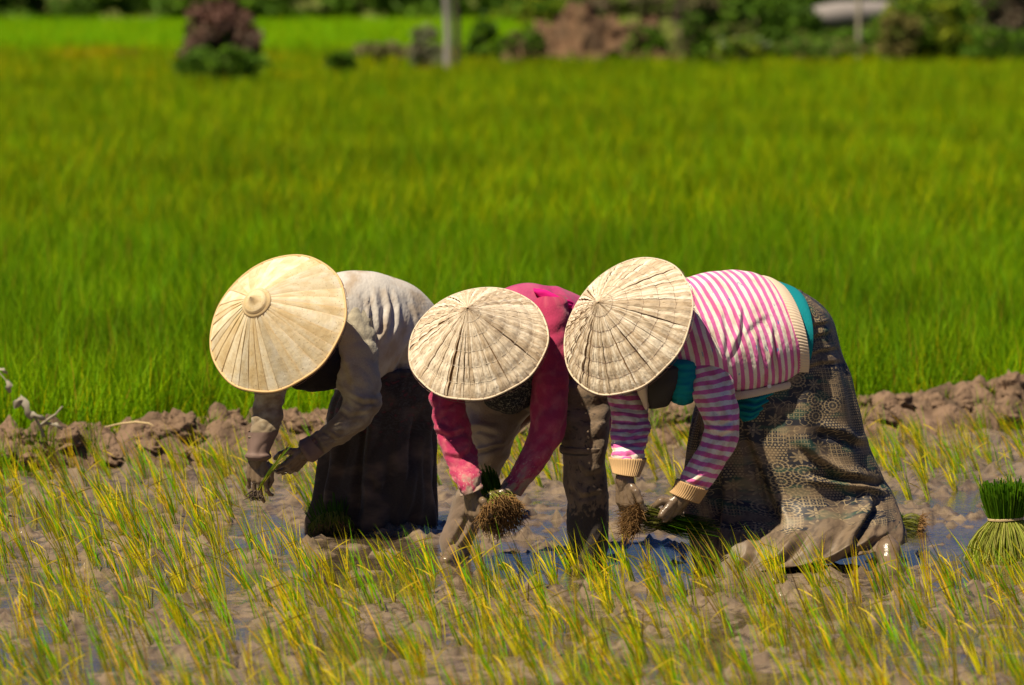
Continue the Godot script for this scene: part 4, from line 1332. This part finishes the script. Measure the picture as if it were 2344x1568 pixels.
# ---------- bundles, litter, background ---------------------------------------------
# a bundle of pulled seedlings: roots, tied waist, leaves. from: root end, to: leaf end
func bundle(called: String, root: Vector3, tie: Vector3, tip: Vector3, r_root: float, r_tie: float, r_tip: float, n: int, label: String, roots: int, dark := 1.0, sd := 1, cut := true, rootlen := 0.05, tied := false) -> void:
	rng.seed = 7000 + sd
	var t := thing(called, root, label, "seedling bundle")
	var ax := (tip - root).normalized()
	var s := ax.cross(Vector3(0.2, 0.3, 1.0)).normalized()
	var w := ax.cross(s)
	var stems := MB.new()
	var leaves := MB.new()
	for k in n:
		var a := rng.randf() * TAU
		var q := sqrt(rng.randf())
		var dir := s * cos(a) + w * sin(a)
		var p0 := root + dir * q * r_root
		var p1 := tie + dir * q * r_tie
		var p2 := tip + dir * q * r_tip + ax * (rng.randfn(-0.006, 0.018) if cut else rng.randf_range(-0.08, 0.06))
		var c := Color(0.20, 0.27, 0.02).lerp(Color(0.42, 0.40, 0.10), rng.randf()) * rng.randf_range(0.7, 1.1)
		var g := Color(0.045, 0.14, 0.006).lerp(Color(0.10, 0.20, 0.008), rng.randf()) * dark
		ribbon(stems, [p0 + Vector3(rng.randfn(), rng.randfn() * 0.6, rng.randfn()) * r_root * 0.10, p0.lerp(p1, 0.5) + dir * r_root * rng.randf_range(-0.1, 0.5) * q + Vector3(rng.randfn(), 0, rng.randfn()) * 0.008, p1], 0.0030, c * dark)
		ribbon(leaves, [p1, p1.lerp(p2, 0.5) + dir * rng.randf_range(-0.006, 0.006), p2], 0.0042, g)
	part(t, "stems", stems, M.rice_blade)
	part(t, "leaves", leaves, M.rice_blade)
	if tied:
		var band := MB.new()
		var pts := PackedVector3Array()
		var rad := PackedFloat32Array()
		for k in 49:
			var a := TAU * k / 24.0
			pts.append(tie + (s * cos(a) + w * sin(a)) * (r_tie * 1.03) + ax * (0.004 * k / 24.0))
			rad.append(0.0025)
		tube(band, pts, rad, 5)
		part(t, "tie", band, M.straw_tie)
	var rb := MB.new()
	for k in roots:
		var a := rng.randf() * TAU
		var q := sqrt(rng.randf())
		var p := root + (s * cos(a) + w * sin(a)) * q * r_root
		var d := (-ax + (s * cos(a) + w * sin(a)) * rng.randf_range(-0.2, 0.9) * (0.4 + q)).normalized()
		var pp := PackedVector3Array()
		var rr := PackedFloat32Array()
		var l := rootlen * rng.randf_range(0.5, 1.1)
		for j in 5:
			pp.append(p)
			rr.append(0.0022 * (1.0 - j * 0.2))
			p += d * l / 4.0
			d = (d + Vector3(rng.randf_range(-1, 1), rng.randf_range(-1.2, 0.6), rng.randf_range(-1, 1)) * 0.75).normalized()
		tube(rb, pp, rr, 3, Color(0.17, 0.095, 0.04).lerp(Color(0.30, 0.17, 0.065), rng.randf()) * (0.45 + 0.55 * dark))
	part(t, "roots", rb, M.dull)

func ribbon(mb: MB, pts: Array, width: float, col: Color) -> void:
	var side := Vector3(rng.randf_range(-1, 1), rng.randf_range(-0.2, 0.2), rng.randf_range(-1, 1)).normalized() * width * 0.5
	var prev := -1
	for k in 5:
		var t := k / 4.0
		var p: Vector3 = pts[0].lerp(pts[1], t).lerp(pts[1].lerp(pts[2], t), t)
		var a := mb.add(p - side, Vector2.ZERO, col)
		mb.add(p + side, Vector2.ZERO, col)
		if prev >= 0:
			mb.quad(prev, prev + 1, a + 1, a)
		prev = a

func make_bundles() -> void:
	zoff = 0.0
	# the tied bundle standing in the mud
	bundle("seedling_bundle", W(2306, 1286, 0.10), W(2302, 1190, 0.10), W(2300, 1120, 0.10), 0.145, 0.060, 0.090, 1900, "thick tied bundle of rice seedlings standing upright on the mud", 420, 1.0, 1, true, 0.05, true)
	bundle("seedling_bundle", W(2096, 1215, -0.85), W(2060, 1205, -0.85), W(2010, 1190, -0.85), 0.06, 0.04, 0.06, 420, "bundle of seedlings lying in the mud behind the patterned skirt", 260, 0.8, 2, false)
	zoff = 0.1
	bundle("seedling_bundle", W(1146, 1172, 0.44), W(1128, 1140, 0.36), W(1116, 1100, 0.28), 0.072, 0.035, 0.04, 420, "root bundle gripped in both hands by the pink-shirted person", 760, 0.8, 3, false, 0.06)
	zoff = 0.2
	bundle("seedling_bundle", W(1462, 1186, 0.42), W(1510, 1190, 0.40), W(1605, 1212, 0.36), 0.052, 0.035, 0.045, 420, "muddy root bundle gripped by the person in stripes", 620, 0.55, 4, false, 0.085)
	zoff = 0.0
	bundle("seedling_bundle", W(760, 1222, -0.74), W(758, 1195, -0.76), W(754, 1180, -0.80), 0.08, 0.07, 0.09, 300, "dark green seedling bundle standing against the black skirt", 120, 0.6, 5, false)
	# the sprig between the hands of the grey-shirted person
	rng.seed = 88
	var t := thing("seedling_sprig", W(592, 1130, -0.37), "few seedlings with a muddy root pinched in muddy fingers", "seedling sprig")
	var mb := MB.new()
	for k in 9:
		var c := Color(0.30, 0.27, 0.02) if k % 2 == 0 else Color(0.09, 0.15, 0.01)
		ribbon(mb, [W(592 + rng.randf_range(-4, 4), 1122, -0.37), W(615 + rng.randf_range(-8, 8), 1080, -0.37), W(650 + rng.randf_range(-14, 22), 1035 + rng.randf_range(-20, 16), -0.40)], 0.004, c)
	part(t, "leaves", mb, M.rice_blade)
	var rb := MB.new()
	for k in 40:
		var p := W(586 + rng.randf_range(-14, 10), 1126 + rng.randf_range(-4, 8), -0.36 + rng.randf_range(-0.02, 0.02))
		tube(rb, PackedVector3Array([p, p + Vector3(rng.randf_range(-0.02, 0.02), -0.012, 0.005), p + Vector3(rng.randf_range(-0.03, 0.03), -0.022, 0)]), PackedFloat32Array([0.004, 0.003, 0.001]), 4, Color(0.09, 0.065, 0.05))
	part(t, "roots", rb, M.dull)

func make_litter() -> void:
	# dead branch with curled grey leaves on the bank
	rng.seed = 12
	var z := bank_z(-2.0) + 0.2
	var t := thing("dead_branch", W(95, 990, z), "grey dead branch with curled dry leaves on the earth bank", "branch")
	var mb := MB.new()
	for q in [[[100, 1000], [92, 975], [75, 950], [60, 938]], [[92, 975], [110, 960], [128, 948], [143, 930]], [[100, 968], [125, 972], [140, 982]], [[60, 938], [50, 925], [42, 915]]]:
		var pts := PackedVector3Array()
		var rad := PackedFloat32Array()
		for k in q.size():
			pts.append(W(q[k][0], q[k][1], z + 0.02 * k))
			rad.append(0.007 - 0.0012 * k)
		tube(mb, pts, rad, 6)
	part(t, "twigs", mb, M.dry_wood)
	for q in [[[34, 936], [40, 908], [58, 916], 13.0], [[50, 906], [62, 935], [70, 962], 12.0], [[60, 946], [84, 950], [104, 962], 12.0], [[120, 968], [132, 972], [142, 985], 9.0], [[0, 842], [8, 848], [14, 856], 9.0], [[22, 872], [20, 884], [18, 897], 9.0]]:
		var lm := MB.new()
		for j in 9:
			var f := j / 8.0
			var a: Vector3 = W(q[0][0], q[0][1], z + 0.05).lerp(W(q[1][0], q[1][1], z + 0.09), f).lerp(W(q[1][0], q[1][1], z + 0.09).lerp(W(q[2][0], q[2][1], z + 0.05), f), f)
			var d := (W(q[2][0], q[2][1], z) - W(q[0][0], q[0][1], z)).normalized().cross(Vector3(0, 0, 1))
			for k in 5:
				var g := k / 4.0 - 0.5
				lm.add(a + d * g * q[3] / 540.0 * 1.3 * sin(PI * (0.10 + f * 0.8)) * (1.3 + 0.5 * sin(f * 9.0)) + Vector3(0, g * 0.012, -absf(g) * 0.012))
		lm.rows(0, 5, 9)
		part(t, "dry_leaf", lm, M.dry_wood)
	var stalk := MB.new()
	tube(stalk, PackedVector3Array([W(-40, 800, z), W(0, 855, z), W(22, 880, z + 0.03)]), PackedFloat32Array([0.004, 0.003, 0.002]), 5)
	part(t, "twigs", stalk, M.dry_wood)
	var straw := MB.new()
	var z2 := bank_z(-1.6) + 0.16
	tube(straw, PackedVector3Array([W(240, 978, z2), W(275, 970, z2), W(310, 966, z2 + 0.02), W(340, 969, z2 + 0.04), W(352, 975, z2 + 0.04)]), PackedFloat32Array([0.003, 0.004, 0.005, 0.004, 0.002]), 6)
	org = W(240, 978, z2)
	var so := MeshInstance3D.new()
	so.name = numbered("straw")
	so.mesh = straw.mesh(M.straw_tie, org)
	add_child(so)
	so.position = org
	meta(so, "curved pale straw lying across the clods of the bank", "straw")

# a bush or tree crown: leaf-sized faces gathered in clumps through its volume
func crown_mesh(sd: int, size: Vector3, leaves: int, leaf: float, cols: Array, lumps: int) -> MB:
	rng.seed = 5000 + sd
	var mb := MB.new()
	var cs := []
	for k in lumps:
		var d := Vector3(rng.randf_range(-0.8, 0.8), rng.randf_range(-0.85, 0.8), rng.randf_range(-0.7, 0.7))
		d.x *= 1.0 - 0.45 * maxf(d.y, 0.0)
		cs.append([d, rng.randf_range(0.12, 0.38), rng.randf()])
	for k in leaves:
		var c: Array = cs[rng.randi() % cs.size()]
		var p: Vector3 = c[0] + Vector3(rng.randfn(), rng.randfn(), rng.randfn()).normalized() * c[1] * pow(rng.randf(), 0.35)
		p = p * size
		if p.y < -size.y: p.y = -size.y
		var a := Vector3(rng.randfn(), rng.randfn(), rng.randfn()).normalized()
		var b := a.cross(Vector3(rng.randfn(), rng.randfn(), rng.randfn())).normalized()
		var l := leaf * rng.randf_range(0.6, 1.3)
		var col: Color = cols[int(c[2] * cols.size()) % cols.size()]
		if rng.randf() < 0.3: col = cols[rng.randi() % cols.size()]
		col = col * rng.randf_range(0.75, 1.25)
		var i0 := mb.add(p - a * l, Vector2.ZERO, col)
		mb.add(p + b * l * 0.4, Vector2.ZERO, col)
		mb.add(p + a * l, Vector2.ZERO, col)
		mb.add(p - b * l * 0.4, Vector2.ZERO, col)
		mb.quad(i0, i0 + 1, i0 + 2, i0 + 3)
	return mb

# centre and half sizes in picture units at distance z
func bush(called: String, cx: float, cy: float, hx: float, hy: float, z: float, cols: Array, sd: int, label: String, category := "bush", leaves := 2600, leaf := 0.05, lumps := 44) -> void:
	var s := (CAM_D - z) / F
	var mid := W(cx, cy, z)
	var base := Vector3(mid.x, -0.1, z)
	var t := thing(called, base, label, category)
	var size := Vector3(hx * s, hy * s, hx * s * 0.8)
	var mb := crown_mesh(sd, size, leaves, leaf, cols, lumps)
	for k in mb.v.size():
		mb.v[k] += mid - base
	part(t, "foliage", mb, M.bush_leaf, false)
	var st := MB.new()
	for k in 7:
		var top := Vector3(rng.randf_range(-0.6, 0.6) * size.x, mid.y + 0.1 + rng.randf_range(-0.2, 0.5) * size.y, rng.randf_range(-0.4, 0.4) * size.z)
		tube(st, PackedVector3Array([Vector3(top.x * 0.3, 0, top.z * 0.3), top * 0.55, top]), PackedFloat32Array([0.03, 0.02, 0.008]), 5)
	part(t, "stem", st, M.dark_bark, false)

func make_background() -> void:
	var G := [Color(0.07, 0.15, 0.008), Color(0.10, 0.20, 0.01), Color(0.05, 0.11, 0.008)]
	var D := G
	var Y := [Color(0.14, 0.21, 0.008), Color(0.20, 0.24, 0.01), Color(0.09, 0.17, 0.008)]
	var R := [Color(0.14, 0.088, 0.066), Color(0.19, 0.13, 0.095), Color(0.105, 0.058, 0.042), Color(0.15, 0.075, 0.058)]
	# grass of the margin behind the rice, and the brighter field beyond it
	var tufts := []
	for k in 4:
		tufts.append(clump_mesh(60 + k, 30, 0.34, 0.016, 0.18, 0.2))
	rng.seed = 909
	var pl := []
	for k in 26000:
		var z := rng.randf_range(-81.0, -53.0)
		var half := (CAM_D - z) * 0.092 + 2.0 - z * 0.07
		var q := Vector3(rng.randf_range(-half, half), -0.13, z)
		if q.z > far_edge(q.x) + 0.3: continue
		var n := nf.get_noise_2d(q.x * 0.5, q.z * 0.3)
		if n < -0.35: continue
		var tint := Color(0.9, 1.0, 1.0).lerp(Color(1.9, 1.25, 2.0), clampf(n * 2.2, 0, 1))
		var px := PX(q)
		for sp in [[60, 118, 90, 26, Color(1.5, 1.3, 30.0)], [310, 88, 60, 16, Color(2.2, 1.7, 14.0)], [226, 116, 60, 24, Color(1.7, 0.8, 10.0)], [185, 158, 60, 22, Color(2.2, 1.2, 12.0)], [285, 156, 40, 18, Color(1.2, 0.6, 8.0)]]:
			if pow((px.x - sp[0]) / sp[2], 2) + pow((px.y - sp[1]) / sp[3], 2) < 1.0 and rng.randf() < 0.8: tint = sp[4]
		pl.append([q, rng.randf() * TAU, 1.3, rng.randf_range(0.6, 1.5), tint])
	scatter("margin_grass", tufts, pl, "rough grass of the field margin behind the tall rice", "grass")
	pl = []
	for k in 24000:
		var z := rng.randf_range(-111.0, -80.0)
		var half := (CAM_D - z) * 0.095 + 2.0 - z * 0.07
		pl.append([Vector3(rng.randf_range(-half, half * 0.1), -0.13, z), rng.randf() * TAU, 1.7, rng.randf_range(1.1, 1.6), Color(1.15, 1.45, 1.0)])
	scatter("far_rice_field", tufts, pl, "bright green strip of rice beyond the grassy margin", "rice")
	# things along the margin
	bush("bush", 505, 86, 98, 84, -58.0, R, 1, "bush with reddish-brown withered leaves in the margin", "bush", 7000, 0.055, 46)
	bush("bush", 505, 140, 120, 34, -57.0, G, 2, "low green weeds round the foot of the withered bush", "weeds", 2400, 0.05)
	bush("bush", 975, 105, 42, 50, -66.0, [Color(0.20, 0.21, 0.12), Color(0.14, 0.17, 0.08), Color(0.26, 0.23, 0.16)], 3, "pale grey-green scrub leaning on the slim trunk", "bush", 1500, 0.05)
	bush("bush", 1640, 60, 100, 96, -69.5, G + [Color(0.16, 0.13, 0.07)], 4, "leafy green bush growing beside the earth mound", "bush", 4600, 0.055)
	bush("bush", 1590, 10, 60, 50, -72.5, [Color(0.12, 0.09, 0.07), Color(0.07, 0.10, 0.02), Color(0.2, 0.14, 0.11)], 13, "brown dry scrub on the shoulder of the mound", "bush", 2000, 0.055)
	bush("bush", 1700, 108, 70, 26, -68.5, Y + [Color(0.22, 0.26, 0.16)], 14, "pale weeds at the foot of the leafy green bush", "weeds", 1500, 0.05)
	bush("bush", 1800, 40, 95, 105, -73.0, D, 5, "tall bush standing behind the leafy one beside the mound", "bush", 4200, 0.06)
	bush("bush", 1930, 100, 110, 40, -75.5, D, 15, "undergrowth growing below the grey log", "weeds", 2600, 0.06)
	bush("bush", 1950, -25, 160, 50, -80.0, D, 16, "leafy bush hanging over the grey log", "bush", 3000, 0.06)
	bush("bush", 2120, 50, 130, 92, -70.0, Y + G, 6, "broad yellow-green bush at the field edge near the log", "bush", 5600, 0.06)
	bush("bush", 2060, 80, 55, 55, -69.2, [Color(0.17, 0.15, 0.04), Color(0.10, 0.13, 0.02), Color(0.2, 0.17, 0.06)], 17, "olive scrub in front of the broad yellow-green bush", "bush", 1900, 0.055)
	bush("bush", 2300, 35, 90, 90, -74.0, [Color(0.12, 0.09, 0.065), Color(0.07, 0.11, 0.02), Color(0.16, 0.12, 0.085)], 7, "brownish scrub beyond the yellow-green bush", "bush", 3800, 0.06)
	bush("bush", 2290, 100, 90, 34, -69.0, G, 8, "low weeds in front of the brownish scrub", "weeds", 2200, 0.05)
	bush("bush", 1880, 108, 130, 20, -69.0, G + [Color(0.16, 0.12, 0.05)], 9, "low weeds along the rice edge under the tall bush", "weeds", 1700, 0.05)
	bush("bush", 1200, 96, 60, 30, -71.0, G + [Color(0.16, 0.12, 0.06)], 25, "green weeds on the near slope of the mound", "weeds", 1500, 0.05)
	bush("bush", 1480, 92, 50, 34, -71.0, G + [Color(0.14, 0.11, 0.05)], 26, "olive weeds at the end of the mound beside the leafy bush", "weeds", 1500, 0.05)
	bush("bush", 1250, 18, 130, 34, -76.0, G + Y, 10, "green creeper hanging over the top of the mound", "bush", 3000, 0.055)
	bush("bush", 1440, 8, 120, 30, -75.0, [Color(0.12, 0.12, 0.05), Color(0.10, 0.15, 0.02), Color(0.16, 0.12, 0.08)], 18, "dry olive growth along the crest of the mound", "bush", 2600, 0.055)
	bush("bush", 780, 138, 40, 22, -63.0, G, 22, "small green shrub in the margin before the bright field", "bush", 900, 0.05)
	bush("bush", 880, 112, 80, 16, -67.0, [Color(0.20, 0.16, 0.09), Color(0.14, 0.15, 0.04)], 23, "brownish weeds between the small shrub and the trunk", "weeds", 900, 0.05)
	bush("bush", 1110, 90, 50, 44, -72.0, G, 24, "green weeds between the trunk and the mound", "bush", 1700, 0.05)
	# far trees in shade: a broken dark line above the bright field
	for k in range(-4, 17):
		var x := -150.0 + k * 215.0
		bush("tree", x, -22.0 + 12.0 * sin(k * 2.3), 150, 68, -114.0 - 4.0 * posmod(k, 3), G, 30 + k, "leafy tree in the line beyond the bright field", "tree", 2600, 0.16, 30)
	for o in get_children():
		if String(o.name).begins_with("tree"):
			o.set_meta("group", "trees beyond the bright field")
	# slim grey trunk, and a darker one behind it
	for q in [[1021, -65.5, 0.047, "slim pale grey tree trunk standing at the field edge", M.trunk_bark], [1043, -68.0, 0.045, "dark tree trunk close behind the pale grey one", M.dark_bark]]:
		var b := W(q[0], 150, q[1])
		var t := thing("tree", Vector3(b.x, -0.1, q[1]), q[3], "tree")
		var mb := MB.new()
		var pts := PackedVector3Array()
		var rad := PackedFloat32Array()
		for k in 12:
			pts.append(Vector3(0.03 * sin(k * 0.9), k * 0.42 - 0.05, 0.03 * cos(k * 1.3)))
			rad.append(q[2] * (1.25 - 0.05 * k) * (1.0 + 0.06 * sin(k * 2.1)))
		tube(mb, pts, rad, 12)
		part(t, "trunk", mb, q[4], false)
		var cm := crown_mesh(80 + int(q[0]), Vector3(1.1, 1.3, 1.1), 1500, 0.07, G, 14)
		for k in cm.v.size():
			cm.v[k] += Vector3(-0.5, 5.6, 0.4)
		part(t, "crown", cm, M.bush_leaf, false)
	# earth mound with a scraped brown face
	var mm := MB.new()
	var s := (CAM_D + 72.0) / F
	for j in 26:
		for k in 61:
			var u := k / 60.0 * 2.0 - 1.0
			var w := j / 25.0
			var top := (1.0 - pow(absf(u), 1.7)) * (0.95 + 0.55 * nf.get_noise_1d(u * 1.6 + 4.0) + 0.3 * nf.get_noise_1d(u * 6.0))
			var y := top * sin(w * PI * 0.62) / sin(PI * 0.5)
			var p := Vector3(u * 215.0 * s, y * 105.0 * s, -w * 1.6 + 0.5)
			p += Vector3(nf.get_noise_2d(u * 5.0, w * 5.0), nf.get_noise_2d(u * 5.0 + 9.0, w * 5.0), 0) * 0.2
			var a := nf.get_noise_2d(u * 6.0, w * 6.0)
			mm.add(p, Vector2.ZERO, Color(0.15, 0.088, 0.05).lerp(Color(0.075, 0.05, 0.028), clampf(a * 1.6 + 0.4, 0, 1)))
	mm.rows(0, 61, 26)
	var mo := MeshInstance3D.new()
	mo.name = numbered("earth_mound")
	mo.mesh = mm.mesh(M.bank_earth)
	add_child(mo)
	mo.position = Vector3(W(1362, 130, -72.0).x, W(1362, 134, -72.0).y, -72.0)
	meta(mo, "bare brown earth mound at the far edge of the rice", "mound", "", "structure")
	# grey log propped up, with a pale post before it
	var lt := thing("log", W(1930, 60, -74.0), "weathered grey log propped at the far field edge", "log")
	var lm := MB.new()
	tube(lm, PackedVector3Array([W(1850, 44, -74.0), W(1866, 42, -74.0), W(1920, 36, -74.1), W(1990, 30, -74.3), W(2050, 26, -74.5)]), PackedFloat32Array([0.12, 0.2, 0.23, 0.2, 0.16]), 14)
	part(lt, "trunk", lm, M.trunk_bark)
	var pt := thing("post", Vector3(W(1965, 60, -73.0).x, -0.1, -73.0), "pale upright post beside the grey log", "post")
	var pm := MB.new()
	tube(pm, PackedVector3Array([Vector3(0, 0, 0), Vector3(0.01, 0.8, 0), Vector3(0, 1.7, 0), Vector3(0, 1.72, 0)]), PackedFloat32Array([0.045, 0.042, 0.04, 0.001]), 10)
	part(pt, "stake", pm, M.dry_wood, false)

func _ready() -> void:
	rng.seed = 1
	nz.seed = 3
	nz.frequency = 1.0
	nz.noise_type = FastNoiseLite.TYPE_SIMPLEX_SMOOTH
	nz.fractal_type = FastNoiseLite.FRACTAL_NONE
	nf.seed = 11
	nf.frequency = 1.0
	nf.noise_type = FastNoiseLite.TYPE_SIMPLEX
	nf.fractal_octaves = 4
	nr.seed = 17
	nr.frequency = 1.0
	nr.noise_type = FastNoiseLite.TYPE_CELLULAR
	nr.cellular_return_type = FastNoiseLite.RETURN_DISTANCE
	nr.fractal_type = FastNoiseLite.FRACTAL_NONE
	make_view()
	make_materials()
	make_ground()
	make_rice()
	make_seedlings()
	person_a()
	person_b()
	person_c()
	make_bundles()
	make_litter()
	make_background()
